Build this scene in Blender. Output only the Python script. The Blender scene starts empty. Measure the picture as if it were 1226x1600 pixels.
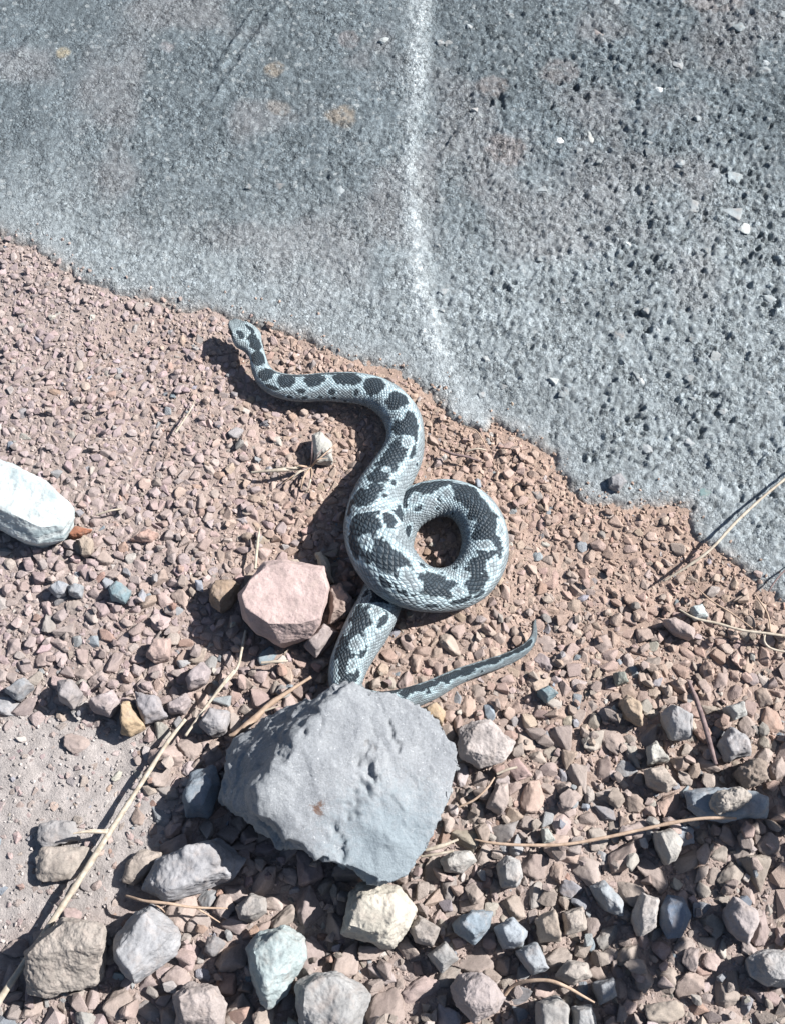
import bpy, bmesh, math, random
import numpy as np
from mathutils import Vector, Matrix, noise as mnoise

random.seed(7)
rng = np.random.default_rng(11)
scene = bpy.context.scene
col = scene.collection

# ------------------------------------------------------------------ camera
PITCH = 66.0          # degrees below the horizon
DIST = 0.95           # metres from the lens to the middle of the frame
HALF_W = 0.30         # half width of the ground seen at that distance
F = 613.0 / (HALF_W / DIST)
tilt = math.radians(90 - PITCH)
cam_data = bpy.data.cameras.new('camera')
cam_data.sensor_fit = 'HORIZONTAL'
cam_data.sensor_width = 36.0
cam_data.lens = 36.0 / (2 * HALF_W / DIST)
cam_data.clip_start = 0.01
cam_data.clip_end = 100.0
cam = bpy.data.objects.new('camera', cam_data)
col.objects.link(cam)
CAM = Vector((0.0, -DIST * math.sin(tilt), DIST * math.cos(tilt)))
cam.location = CAM
cam.rotation_euler = (tilt, 0, 0)
scene.camera = cam

# ------------------------------------------------------------------ sky, sun, exposure
SUN_EL, SUN_AZ = 43.0, 13.0        # azimuth measured from +X towards +Y
world = bpy.data.worlds.new('World')
scene.world = world
world.use_nodes = True
wn = world.node_tree
wn.nodes.clear()
sky = wn.nodes.new('ShaderNodeTexSky')
sky.sky_type = 'NISHITA'
sky.sun_disc = False
sky.sun_elevation = math.radians(SUN_EL)
sky.sun_rotation = math.radians(90 - SUN_AZ)
bg = wn.nodes.new('ShaderNodeBackground')
bg.inputs['Strength'].default_value = 0.05
wo = wn.nodes.new('ShaderNodeOutputWorld')
wn.links.new(sky.outputs[0], bg.inputs['Color'])
wn.links.new(bg.outputs[0], wo.inputs['Surface'])
sun_data = bpy.data.lights.new('sun', 'SUN')
sun_data.energy = 5.0
sun_data.angle = math.radians(0.5)
sun_data.color = (1.0, 0.98, 0.955)
sun = bpy.data.objects.new('sun', sun_data)
col.objects.link(sun)
e, a = math.radians(SUN_EL), math.radians(SUN_AZ)
sdir = Vector((math.cos(e) * math.cos(a), math.cos(e) * math.sin(a), math.sin(e)))
sun.rotation_euler = sdir.to_track_quat('Z', 'Y').to_euler()
sun.location = sdir * 3
scene.view_settings.view_transform = 'Standard'
scene.view_settings.look = 'None'
scene.view_settings.gamma = 1.0
scene.view_settings.use_curve_mapping = False
scene.view_settings.exposure = 0.92
scene.cycles.max_bounces = 4
scene.cycles.diffuse_bounces = 1

# ------------------------------------------------------------------ helpers
ct, st = math.cos(tilt), math.sin(tilt)
def G(x, y, z=0.0):
    """where the sight line through photo point (x, y) meets height z"""
    dx, dy = (x - 613.0) / F, -(y - 800.0) / F
    d = Vector((dx, dy * ct + st, dy * st - ct))
    t = (z - CAM.z) / d.z
    return CAM + d * t
def P(p):
    """world points (n,3) -> photo points (n,2)"""
    q = np.asarray(p, float) - np.array(CAM)
    yy = q[:, 1] * ct + q[:, 2] * st
    zz = -q[:, 1] * st + q[:, 2] * ct
    return np.stack([613 + F * q[:, 0] / -zz, 800 - F * yy / -zz], 1)
MM = 0.001
PX = 2 * HALF_W / 1226.0     # metres per photo pixel mid-frame

def hash2(ix, iy, seed):
    h = (ix.astype(np.int64) * 374761393 + iy.astype(np.int64) * 668265263 + seed * 982451653) & 0xFFFFFFFF
    h = ((h ^ (h >> 13)) * 1274126177) & 0xFFFFFFFF
    h = (h ^ (h >> 16)) & 0xFFFFFFFF
    return h / 4294967295.0
def vnoise(x, y, seed=0):
    ix, iy = np.floor(x), np.floor(y)
    fx, fy = x - ix, y - iy
    fx = fx * fx * (3 - 2 * fx); fy = fy * fy * (3 - 2 * fy)
    a_ = hash2(ix, iy, seed); b_ = hash2(ix + 1, iy, seed)
    c_ = hash2(ix, iy + 1, seed); d_ = hash2(ix + 1, iy + 1, seed)
    return (a_ * (1 - fx) + b_ * fx) * (1 - fy) + (c_ * (1 - fx) + d_ * fx) * fy
def fbm(x, y, seed=0, octv=4, gain=0.5):
    s, amp, tot = 0.0, 1.0, 0.0
    for k in range(octv):
        s = s + amp * vnoise(x * 2 ** k + 17.3 * k, y * 2 ** k - 9.1 * k, seed + k)
        tot += amp; amp *= gain
    return s / tot
def sstep(a_, b_, x):
    t = np.clip((x - a_) / (b_ - a_), 0, 1)
    return t * t * (3 - 2 * t)

def tag(o, label=None, cat=None, group=None, kind=None):
    if label: o['label'] = label
    if cat: o['category'] = cat
    if group: o['group'] = group
    if kind: o['kind'] = kind
    return o
def link(name, me, parent=None):
    o = bpy.data.objects.new(name, me)
    col.objects.link(o)
    if parent: o.parent = parent
    return o
def np_mesh(name, V, faces, colors=None, mat=None, smooth=True):
    """faces: (n,k) array, one size"""
    me = bpy.data.meshes.new(name)
    V = np.ascontiguousarray(V, np.float32); faces = np.ascontiguousarray(faces, np.int32)
    n, k = faces.shape
    me.vertices.add(len(V)); me.vertices.foreach_set('co', V.ravel())
    me.loops.add(n * k); me.loops.foreach_set('vertex_index', faces.ravel())
    me.polygons.add(n)
    me.polygons.foreach_set('loop_start', np.arange(0, n * k, k, dtype=np.int32))
    me.polygons.foreach_set('loop_total', np.full(n, k, np.int32))
    me.polygons.foreach_set('use_smooth', np.full(n, smooth, bool))
    if colors is not None:
        at = me.color_attributes.new('Col', 'FLOAT_COLOR', 'POINT')
        c4 = np.ones((len(V), 4), np.float32); c4[:, :3] = colors
        at.data.foreach_set('color', c4.ravel())
    me.update(calc_edges=True)
    if mat: me.materials.append(mat)
    return me
def grid_faces(nx, ny, keep=None):
    i, j = np.meshgrid(np.arange(nx - 1), np.arange(ny - 1), indexing='xy')
    b_ = (j * nx + i).ravel()
    f = np.stack([b_, b_ + 1, b_ + nx + 1, b_ + nx], 1)
    if keep is not None: f = f[keep]
    return f
def compact(V, f, *arrs):
    u, inv = np.unique(f, return_inverse=True)
    return (V[u], inv.reshape(f.shape)) + tuple(x[u] for x in arrs)

# ------------------------------------------------------------------ materials
class NT:
    def __init__(s, name):
        s.m = bpy.data.materials.new(name); s.m.use_nodes = True
        s.t = s.m.node_tree; s.t.nodes.clear()
        s.out = s.n('ShaderNodeOutputMaterial'); s.b = s.n('ShaderNodeBsdfPrincipled')
        s.l(s.b.outputs[0], s.out.inputs['Surface'])
        s.b.inputs['Specular IOR Level'].default_value = 0.25
        s.tc = s.n('ShaderNodeTexCoord')
    def n(s, t, **kw):
        x = s.t.nodes.new(t)
        for k, v in kw.items(): setattr(x, k, v)
        return x
    def l(s, a_, b_): s.t.links.new(a_, b_)
    def noise(s, scale, detail=4, rough=0.55, vec=None):
        x = s.n('ShaderNodeTexNoise'); x.inputs['Scale'].default_value = scale
        x.inputs['Detail'].default_value = detail; x.inputs['Roughness'].default_value = rough
        s.l(vec if vec is not None else s.tc.outputs['Object'], x.inputs['Vector']); return x.outputs[0]
    def ramp(s, fac, stops):
        x = s.n('ShaderNodeValToRGB'); el = x.color_ramp.elements
        while len(el) < len(stops): el.new(0.5)
        for q, (p, c) in zip(el, stops):
            q.position = p; q.color = (c, c, c, 1) if isinstance(c, (int, float)) else (*c, 1)
        s.l(fac, x.inputs[0]); return x.outputs[0]
    def mix(s, fac, a_, b_, mode='MIX'):
        x = s.n('ShaderNodeMix', data_type='RGBA', blend_type=mode)
        for sock, v in ((x.inputs[0], fac), (x.inputs[6], a_), (x.inputs[7], b_)):
            if isinstance(v, (int, float)): sock.default_value = v
            elif isinstance(v, tuple): sock.default_value = (*v, 1)
            else: s.l(v, sock)
        return x.outputs[2]
    def math(s, op, a_, b_=None):
        x = s.n('ShaderNodeMath', operation=op)
        for i, v in enumerate((a_, b_)):
            if v is None: continue
            if isinstance(v, (int, float)): x.inputs[i].default_value = v
            else: s.l(v, x.inputs[i])
        return x.outputs[0]
    def bump(s, h, strength, dist, prev=None):
        x = s.n('ShaderNodeBump'); x.inputs['Strength'].default_value = strength
        x.inputs['Distance'].default_value = dist
        s.l(h, x.inputs['Height'])
        if prev is not None: s.l(prev, x.inputs['Normal'])
        return x.outputs[0]
    def done(s, color, rough=0.85, normal=None):
        s.l(color, s.b.inputs['Base Color'])
        if isinstance(rough, (int, float)): s.b.inputs['Roughness'].default_value = rough
        else: s.l(rough, s.b.inputs['Roughness'])
        if normal is not None: s.l(normal, s.b.inputs['Normal'])
        return s.m

def mat_attr(name, spec_scale, amount, bump_scale, bump_d, rough=0.9, grain=0):
    """colour from the mesh's own colour attribute with mineral speckle on top"""
    t = NT(name)
    c = t.n('ShaderNodeAttribute', attribute_name='Col').outputs['Color']
    sp = t.ramp(t.noise(spec_scale, 5, 0.7), [(0.25, 1 - amount), (0.75, 1 + amount)])
    sp2 = t.ramp(t.noise(spec_scale * 0.21, 3, 0.6), [(0.3, 1 - amount * .6), (0.7, 1 + amount * .6)])
    c = t.mix(1.0, t.mix(1.0, c, sp, 'MULTIPLY'), sp2, 'MULTIPLY')
    nb = t.bump(t.noise(bump_scale, 6, 0.7), 0.9, bump_d)
    if grain:       # single sand grains standing out of the surface
        vo = t.n('ShaderNodeTexVoronoi'); vo.inputs['Scale'].default_value = grain
        t.l(t.tc.outputs['Object'], vo.inputs['Vector'])
        dis = t.n('ShaderNodeVectorMath', operation='SCALE'); dis.inputs['Scale'].default_value = 0.004
        nz_ = t.n('ShaderNodeTexNoise'); nz_.inputs['Scale'].default_value = 300; t.l(t.tc.outputs['Object'], nz_.inputs['Vector'])
        t.l(nz_.outputs['Color'], dis.inputs[0])
        ad = t.n('ShaderNodeVectorMath', operation='ADD'); t.l(t.tc.outputs['Object'], ad.inputs[0]); t.l(dis.outputs[0], ad.inputs[1])
        t.l(ad.outputs[0], vo.inputs['Vector'])
        worn = t.ramp(t.noise(38, 5, 0.65), [(0.40, 0.25), (0.62, 1.0)])          # worn, smoother patches
        hgt = t.math('MULTIPLY', t.math('MULTIPLY', t.math('POWER', vo.outputs['Distance'], 2.0), -1.0), worn)
        nb = t.bump(hgt, 0.9, 0.0018, nb)
        tone = t.mix(worn, (1.0, 1.0, 1.0), t.ramp(vo.outputs['Color'], [(0.15, 0.58), (0.85, 1.42)]))
        c = t.mix(1.0, c, tone, 'MULTIPLY')
        v2 = t.n('ShaderNodeTexVoronoi'); v2.inputs['Scale'].default_value = 150; t.l(ad.outputs[0], v2.inputs['Vector'])
        stone = t.math('MULTIPLY', t.ramp(v2.outputs['Distance'], [(0.28, 1.0), (0.36, 0.0)]), t.ramp(v2.outputs['Color'], [(0.52, 0.0), (0.6, 1.0)]))
        c = t.mix(t.math('MULTIPLY', stone, 0.7), c, t.mix(v2.outputs['Color'], (0.15, 0.175, 0.19), (0.36, 0.385, 0.39)))
        c = t.mix(t.ramp(t.noise(520, 2, 0.5), [(0.68, 0.0), (0.71, 0.75)]), c, (0.50, 0.54, 0.55))
        c = t.mix(t.ramp(t.noise(430, 3, 0.6), [(0.27, 0.8), (0.33, 0.0)]), c, (0.07, 0.085, 0.095))
    return t.done(c, rough, nb)
def mat_stone(name, veins=False, streak=False, k=1.0):
    """colour from the object, with blotches, dust and grain"""
    t = NT(name)
    oi = t.n('ShaderNodeObjectInfo')
    off = t.n('ShaderNodeVectorMath', operation='ADD')
    t.l(t.tc.outputs['Object'], off.inputs[0])
    sc = t.n('ShaderNodeVectorMath', operation='SCALE'); sc.inputs[0].default_value = (7.1, 3.3, 5.7)
    t.l(oi.outputs['Random'], sc.inputs['Scale']); t.l(sc.outputs[0], off.inputs[1])
    v = off.outputs[0]
    base = oi.outputs['Color']
    big = t.ramp(t.noise(70 * k, 4, 0.6, v), [(0.3, 0.78), (0.7, 1.18)])
    fine = t.ramp(t.noise(900 * k, 5, 0.75, v), [(0.25, 0.78), (0.75, 1.2)])
    c = t.mix(1.0, t.mix(1.0, base, big, 'MULTIPLY'), fine, 'MULTIPLY')
    dust = t.ramp(t.noise(110 * k, 5, 0.65, v), [(0.48, 0.0), (0.72, 0.45)])
    c = t.mix(dust, c, (0.33, 0.27, 0.235))
    spots = t.ramp(t.noise(420 * k, 3, 0.6, v), [(0.66, 0.0), (0.72, 0.5)])
    c = t.mix(spots, c, (0.13, 0.12, 0.12))
    nrm = t.bump(t.noise(260 * k, 8, 0.72, v), 0.7, 0.0008)
    nrm = t.bump(t.noise(1500 * k, 4, 0.7, v), 0.6, 0.0004, nrm)
    if streak:
        mp = t.n('ShaderNodeMapping'); t.l(t.tc.outputs['Object'], mp.inputs[0])
        mp.inputs['Rotation'].default_value = (0.5, 0.2, 0.6); mp.inputs['Scale'].default_value = (18, 18, 150)
        s_ = t.noise(1.0, 5, 0.6, mp.outputs[0])
        c = t.mix(t.ramp(s_, [(0.47, 0.0), (0.6, 0.8)]), c, (0.25, 0.31, 0.325))
        nrm = t.bump(s_, 0.8, 0.003, nrm)
    if veins:
        w = t.noise(36, 6, 0.7, v)
        line = t.math('ABSOLUTE', t.math('SUBTRACT', w, 0.5))
        c = t.mix(t.ramp(line, [(0.0, 0.55), (0.016, 0.0)]), c, (0.10, 0.10, 0.11))
    return t.done(c, 0.88, nrm)
M_STONE = mat_stone('stone')
M_PEBBLE = mat_stone('pebble_stone', k=0.009)
M_VEIN = mat_stone('veined_stone', veins=True)
M_WHITE = mat_stone('white_layered_stone', streak=True)
M_GRAVEL = mat_attr('gravel', 1100, 0.2, 900, 0.0009)
M_GRIT = mat_attr('grit', 1500, 0.2, 1500, 0.0004)
M_SOIL = mat_attr('soil', 900, 0.22, 700, 0.0016)
M_CONC = mat_attr('concrete', 1100, 0.42, 900, 0.0019, grain=460)
M_SOILFAR = mat_attr('soil_far', 300, 0.3, 160, 0.006)
M_CONCFAR = mat_attr('concrete_far', 500, 0.3, 400, 0.003)

def mat_straw(name, c0, c1):
    t = NT(name)
    mp = t.n('ShaderNodeMapping'); t.l(t.tc.outputs['Object'], mp.inputs[0])
    c = t.ramp(t.noise(240, 4, 0.6, mp.outputs[0]), [(0.3, c0), (0.7, c1)])
    nb = t.bump(t.noise(900, 4, 0.6), 0.5, 0.0004)
    return t.done(c, 0.7, nb)
M_STRAW = mat_straw('dry_straw', (0.30, 0.25, 0.19), (0.52, 0.46, 0.38))
M_STEM = mat_straw('tan_stem', (0.30, 0.21, 0.15), (0.48, 0.36, 0.27))
M_TWIG = mat_straw('dark_twig', (0.10, 0.07, 0.07), (0.26, 0.19, 0.18))

# ------------------------------------------------------------------ the line where concrete meets gravel
EDGE_PX = [(-900, 60), (-150, 322), (0, 372), (55, 388), (95, 425), (150, 448), (178, 462), (260, 478), (330, 496), (400, 505),
           (450, 522), (505, 548), (560, 572), (620, 586), (669, 618), (699, 653), (735, 672), (762, 690), (770, 664),
           (813, 682), (852, 717), (887, 771), (936, 793), (1000, 792), (1068, 797), (1078, 838), (1134, 870),
           (1178, 912), (1215, 945), (1300, 985), (1800, 1300)]
EDGE = np.array([tuple(G(x, y)[:2]) for x, y in EDGE_PX])
def edge_dist(X, Y):
    """signed distance to the line, positive on the concrete"""
    best = np.full(X.shape, 1e9)
    for (x0, y0), (x1, y1) in zip(EDGE[:-1], EDGE[1:]):
        dx, dy = x1 - x0, y1 - y0
        t = np.clip(((X - x0) * dx + (Y - y0) * dy) / (dx * dx + dy * dy), 0, 1)
        best = np.minimum(best, np.hypot(X - x0 - t * dx, Y - y0 - t * dy))
    xm = np.maximum.accumulate(EDGE[:, 0] + np.arange(len(EDGE)) * 1e-6)
    s = np.where(Y > np.interp(X, xm, EDGE[:, 1]), 1.0, -1.0)
    return best * s
def edge_noisy(X, Y):
    return edge_dist(X, Y) + (fbm(X * 60, Y * 60, 5, 5, 0.7) - 0.5) * 0.018

# masks over the place (world coordinates)
def blob(X, Y, x, y, rx, ry, seed=3, wob=0.5):
    c = G(x, y)
    d = np.hypot((X - c.x) / (rx * PX), (Y - c.y) / (ry * PX))
    return 1 - sstep(0.7, 1.15, d + (fbm(X * 45, Y * 45, seed) - 0.5) * wob)
def bare_mask(X, Y):
    m = blob(X, Y, 60, 1250, 190, 150, 21)
    m = np.maximum(m, blob(X, Y, 190, 1370, 90, 90, 22))
    m = np.maximum(m, blob(X, Y, -60, 1380, 160, 170, 22))
    m = np.maximum(m, 0.75 * blob(X, Y, 1060, 880, 130, 60, 23))
    m = np.maximum(m, 0.7 * blob(X, Y, 150, 520, 90, 60, 24))
    m = np.maximum(m, 0.5 * blob(X, Y, 820, 940, 60, 50, 24))
    return m
def soil_color(X, Y):
    warm = np.array([0.36, 0.252, 0.192]); cool = np.array([0.325, 0.272, 0.252])
    grey = np.array([0.355, 0.322, 0.305])
    left = sstep(0.0, -0.26, X + (fbm(X * 8, Y * 8, 40) - 0.5) * 0.25)
    low = sstep(0.02, -0.3, Y + (fbm(X * 8, Y * 8, 41) - 0.5) * 0.2)
    f = np.clip(0.25 + 0.6 * np.maximum(left, low * 0.8), 0, 1)[..., None]
    c = warm * (1 - f) + cool * f
    b_ = blob(X, Y, 60, 1270, 200, 190, 21)[..., None]
    c = c * (1 - b_) + grey * b_
    v = (0.8 + 0.4 * fbm(X * 90, Y * 90, 44, 4, 0.6))[..., None]
    return c * v
def soil_h(X, Y):
    h = (fbm(X * 14, Y * 14, 50) - 0.5) * 0.010 + (fbm(X * 70, Y * 70, 51) - 0.5) * 0.004
    h = h - 0.0035
    d = edge_dist(X, Y)
    k_ = sstep(-0.05, -0.005, d)
    return h * (1 - k_) + (h * 0.35 + 0.0005) * k_

# ------------------------------------------------------------------ ground (soil)
XL, XR, YB, YT = -0.42, 0.42, -0.50, 0.42
STEP = 0.0021
gx = np.arange(XL, XR, STEP); gy = np.arange(YB, 0.33, STEP)
X, Y = np.meshgrid(gx, gy)
Z = soil_h(X, Y) + (fbm(X * 260, Y * 260, 55, 3, 0.6) - 0.5) * 0.0022
V = np.stack([X.ravel(), Y.ravel(), Z.ravel()], 1)
d = edge_dist(X, Y)
dq = np.maximum.reduce([d[:-1, :-1], d[1:, 1:]])
f = grid_faces(len(gx), len(gy), (dq < 0.03).ravel())
V, f, cc = compact(V, f, soil_color(X, Y).reshape(-1, 3))
ground = tag(link('ground', np_mesh('ground', V, f, cc, M_SOIL)), kind='structure')
# the same soil carried on far beyond the frame
R_ = 14.0
far = np_mesh('ground_far', np.array([[-R_, -R_, -.012], [R_, -R_, -.012], [R_, R_, -.012], [-R_, R_, -.012]]),
              np.array([[0, 1, 2, 3]]), np.tile([0.37, 0.30, 0.26], (4, 1)), M_SOILFAR)
tag(link('terrain', far), kind='structure')

# ------------------------------------------------------------------ concrete apron
CS = 0.00125
cx = np.arange(-0.44, 0.44, CS); cy = np.arange(-0.10, 0.575, CS)
X, Y = np.meshgrid(cx, cy)
nyc, nxc = X.shape
dn = edge_noisy(X, Y)
ridge_px = [(660, -220), (655, 0), (648, 150), (640, 300), (650, 420), (672, 520), (705, 610), (760, 692)]
RID = np.array([tuple(G(x, y)[:2]) for x, y in ridge_px])
rx_at = np.interp(Y, RID[::-1, 1], RID[::-1, 0])
rdist = X - rx_at + (fbm(X * 40, Y * 40, 61, 4, 0.65) - 0.5) * 0.012
rw = np.interp(Y, RID[::-1, 1], np.array([22, 22, 20, 19, 19, 22, 26, 30])[::-1] * PX)
ridge = np.exp(-(rdist / rw) ** 2)
rough = np.clip(0.62 + 0.55 * sstep(-0.08, 0.26, X + (fbm(X * 12, Y * 12, 62) - .5) * .2), 0, 1.1)
smooth_l = sstep(-0.22, -0.36, X - 0.35 * (Y - 0.3))
rough = rough * (1 - 0.6 * smooth_l) * (1 - 0.35 * ridge)
H = (fbm(X * 8, Y * 8, 63) - 0.5) * 0.010 + (fbm(X * 45, Y * 45, 64) - 0.5) * 0.003
H = H + ridge * 0.0022
Hc = (fbm(X * 330, Y * 330, 65, 3, 0.7) - 0.5) * 0.0026 * (0.4 + rough)
XW = X + (fbm(X * 190, Y * 190, 67, 3, .7) - .5) * .0065; YW = Y + (fbm(X * 190, Y * 190, 68, 3, .7) - .5) * .0065
agg = np.zeros_like(X); aggid = np.zeros_like(X)
def stamp(arr, x, y, r, fn, asp=1.0, ang=0.0, idv=None):
    i0 = int((x - r - cx[0]) / CS); i1 = int((x + r - cx[0]) / CS) + 2
    j0 = int((y - r - cy[0]) / CS); j1 = int((y + r - cy[0]) / CS) + 2
    i0, j0 = max(i0, 0), max(j0, 0); i1, j1 = min(i1, nxc), min(j1, nyc)
    if i1 - i0 < 1 or j1 - j0 < 1: return
    dx = XW[j0:j1, i0:i1] - x; dy = YW[j0:j1, i0:i1] - y
    u = (dx * math.cos(ang) + dy * math.sin(ang)) / r; v = (-dx * math.sin(ang) + dy * math.cos(ang)) / (r * asp)
    q = u * u + v * v
    m = q < 1
    if not m.any(): return
    sub = arr[j0:j1, i0:i1]
    fn(sub, q, m)
    if idv is not None: aggid[j0:j1, i0:i1][m] = idv
def bumpfn(h):
    def fn(sub, q, m): sub[m] = np.maximum(sub[m], h * np.sqrt(1 - q[m]))
    return fn
def pitfn(h):
    def fn(sub, q, m): sub[m] = np.minimum(sub[m], -h * (1 - q[m] ** 2))
    return fn
for k in range(34000):       # sand and small stones standing out of the cement
    x = random.uniform(-0.44, 0.44); y = random.uniform(-0.1, 0.575)
    r = random.choice([1.6, 1.9, 2.3, 2.8, 3.4]) * MM * random.uniform(0.8, 1.25)
    stamp(agg, x, y, r, bumpfn(r * random.uniform(0.3, 0.75)), random.uniform(0.55, 1), random.uniform(0, 3.1), random.random())
pit = np.zeros_like(X)
nz = lambda x, y, s, q: float(vnoise(np.array([x * q]), np.array([y * q]), s)[0])
for k in range(13000):
    x = random.uniform(-0.44, 0.44); y = random.uniform(-0.1, 0.575)
    right = min(1, max(0.0, (x + 0.10) / 0.36))
    if random.random() > (0.08 + 0.5 * right) * (nz(x, y, 71, 34) > 0.48) : continue
    r = random.uniform(1.4, 2.2 + 2.6 * right ** 2 * random.random() ** 2) * MM
    stamp(pit, x, y, r, pitfn(r * random.uniform(0.7, 1.3)), random.uniform(0.35, 0.9), random.uniform(0, 3.1))
for (x, y, n, sp) in [(1050, 245, 8, 14), (1175, 285, 5, 9), (1085, 350, 5, 9), (1180, 405, 12, 16), (1200, 480, 6, 9),
                      (1015, 440, 9, 13), (1020, 65, 0, 0), (870, 140, 7, 22), (990, 660, 10, 12), (785, 440, 5, 8), (1160, 210, 9, 20),
                      (1110, 655, 8, 18), (860, 690, 8, 14), (1000, 505, 5, 9), (905, 160, 7, 12), (925, 720, 6, 10), (780, 180, 6, 10)]:
    for k in range(n):           # broken-out hollows that read as dark clusters
        p = G(x + random.gauss(0, sp), y + random.gauss(0, sp))
        r = random.uniform(2.2, 4.6) * MM
        stamp(pit, p.x, p.y, r, pitfn(r * 1.3), random.uniform(0.4, 0.9), random.uniform(0, 3.1))
Hf = H + Hc + agg * rough + pit * 0.8 * np.clip(rough + 0.15, 0.25, 1)
lip = sstep(-0.007, 0.008, dn)
Zc = 0.0025 + Hf * (0.25 + 0.75 * lip) * (0.35 + 0.65 * sstep(0, 0.05, dn)) - (1 - lip) * 0.008 + np.clip(dn, 0, 0.3) * 0.03
# long shallow scratches up on the left
for pts in ([(0, 130), (70, 60)], [(345, 120), (400, 30)], [(330, 180), (440, 20)], [(690, 250), (745, 190)]):
    p0, p1 = G(*pts[0]), G(*pts[1])
    tt = np.clip(((X - p0.x) * (p1.x - p0.x) + (Y - p0.y) * (p1.y - p0.y)) / ((p1.x - p0.x) ** 2 + (p1.y - p0.y) ** 2), 0, 1)
    dd = np.hypot(X - p0.x - tt * (p1.x - p0.x), Y - p0.y - tt * (p1.y - p0.y)) + (fbm(X * 70, Y * 70, 66) - .5) * .008
    Zc += np.exp(-(dd / 0.004) ** 2) * 0.003
# colour: cement, stains, lichen spots, pale ridge, dust at the edge, single stones
cem = np.array([0.250, 0.282, 0.296])
C = np.ones(X.shape + (3,)) * cem
C *= (0.75 + 0.5 * fbm(X * 11, Y * 11, 80))[..., None]
C *= (0.80 + 0.4 * fbm(X * 150, Y * 150, 81, 3, 0.7))[..., None]
tone = (hash2((aggid * 9999).astype(int), (aggid * 0).astype(int), 4) - 0.5) * 0.8 * (agg > 0.0003) * np.clip(rough, .3, 1)
C *= (1 + tone)[..., None]
top = sstep(0.17, 0.38, Y - 0.12 * np.abs(X - 0.02) + (fbm(X * 14, Y * 14, 82) - .5) * .16)
C = C * (1 - 0.46 * top[..., None] * np.array([1.0, 0.93, 0.88]))
pink = sstep(0.52, 0.72, fbm(X * 16, Y * 16, 83, 3)) * sstep(0.1, 0.25, Y) * 0.4
C = C * (1 - pink[..., None]) + pink[..., None] * np.array([0.245, 0.235, 0.238])
for (x, y, rx, ry, c, s_) in [(102, 92, 14, 13, (0.34, 0.30, 0.22), .85), (432, 120, 20, 18, (0.26, 0.215, 0.165), .6), (537, 188, 26, 24, (0.28, 0.235, 0.185), .7),
                              (437, 180, 20, 14, (0.27, 0.245, 0.22), .55), (790, 245, 36, 26, (0.25, 0.215, 0.205), .5), (265, 85, 18, 12, (0.27, 0.24, 0.24), .5),
                              (545, 75, 20, 22, (0.26, 0.22, 0.215), .4), (880, 125, 40, 28, (0.235, 0.21, 0.205), .5), (770, 150, 34, 20, (0.245, 0.215, 0.205), .5),
                              (1110, 20, 70, 20, (0.25, 0.225, 0.215), .5)]:
    m = (blob(X, Y, x, y, rx, ry * 1.1, 90, 1.3) * s_ * np.clip(fbm(X * 160, Y * 160, 95, 3, .7) * 2.6 - .25, 0, 1))[..., None]
    C = C * (1 - m) + m * np.array(c)
rm = (ridge * np.clip(fbm(X * 170, Y * 170, 91, 4, 0.8) * 3.2 - 0.7, 0, 1) * (0.7 + 0.3 * sstep(0.35, 0.6, fbm(X * 9, Y * 9, 94))))[..., None]
C = C * (1 - rm) + rm * np.array([0.47, 0.515, 0.53])
edge_pale = (np.exp(-np.clip(dn, 0, 1) / 0.035) * 0.5 * (0.5 + fbm(X * 30, Y * 30, 92)))[..., None]
C = C * (1 - edge_pale) + edge_pale * np.array([0.305, 0.333, 0.345])
dust = (np.exp(-np.clip(dn - 0.001, 0, 1) / 0.005) * np.clip(fbm(X * 50, Y * 50, 93) * 1.3, 0, 1))[..., None]
C = C * (1 - dust) + dust * np.array([0.41, 0.335, 0.285])
V = np.stack([X.ravel(), Y.ravel(), Zc.ravel()], 1)
dq = np.maximum.reduce([dn[:-1, :-1], dn[1:, 1:], dn[:-1, 1:]])
pcs = P(V).reshape(nyc, nxc, 2)
inview = (pcs[..., 0] > -90) & (pcs[..., 0] < 1316) & (pcs[..., 1] > -70)
f = grid_faces(nxc, nyc, ((dq > -0.014) & inview[:-1, :-1]).ravel())
V, f, cc = compact(V, f, C.reshape(-1, 3))
concrete = tag(link('concrete_pavement', np_mesh('concrete_pavement', V, f, cc, M_CONC)), kind='structure')
def conc_z(x, y):
    i = min(max(int((x - cx[0]) / CS + .5), 0), nxc - 1); j = min(max(int((y - cy[0]) / CS + .5), 0), nyc - 1)
    return float(Zc[j, i])
# concrete carried on beyond the frame
fe = [(-12, 6), (-3, 2.2)] + [tuple(p) for p in EDGE] + [(2.5, -2.2), (12, -9), (12, 13), (-12, 13)]
bm = bmesh.new()
vs = [bm.verts.new((x, y + (0.02 if 1 < i < len(fe) - 4 else 0), 0.0)) for i, (x, y) in enumerate(fe)]
fc = bm.faces.new(vs)
bmesh.ops.triangulate(bm, faces=[fc])
me = bpy.data.meshes.new('concrete_far'); bm.to_mesh(me); bm.free()
at = me.color_attributes.new('Col', 'FLOAT_COLOR', 'POINT')
for q in at.data: q.color = (0.21, 0.235, 0.248, 1)
me.materials.append(M_CONCFAR)
o = tag(link('concrete_pavement', me), kind='structure'); o.location.z = -0.011

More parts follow.
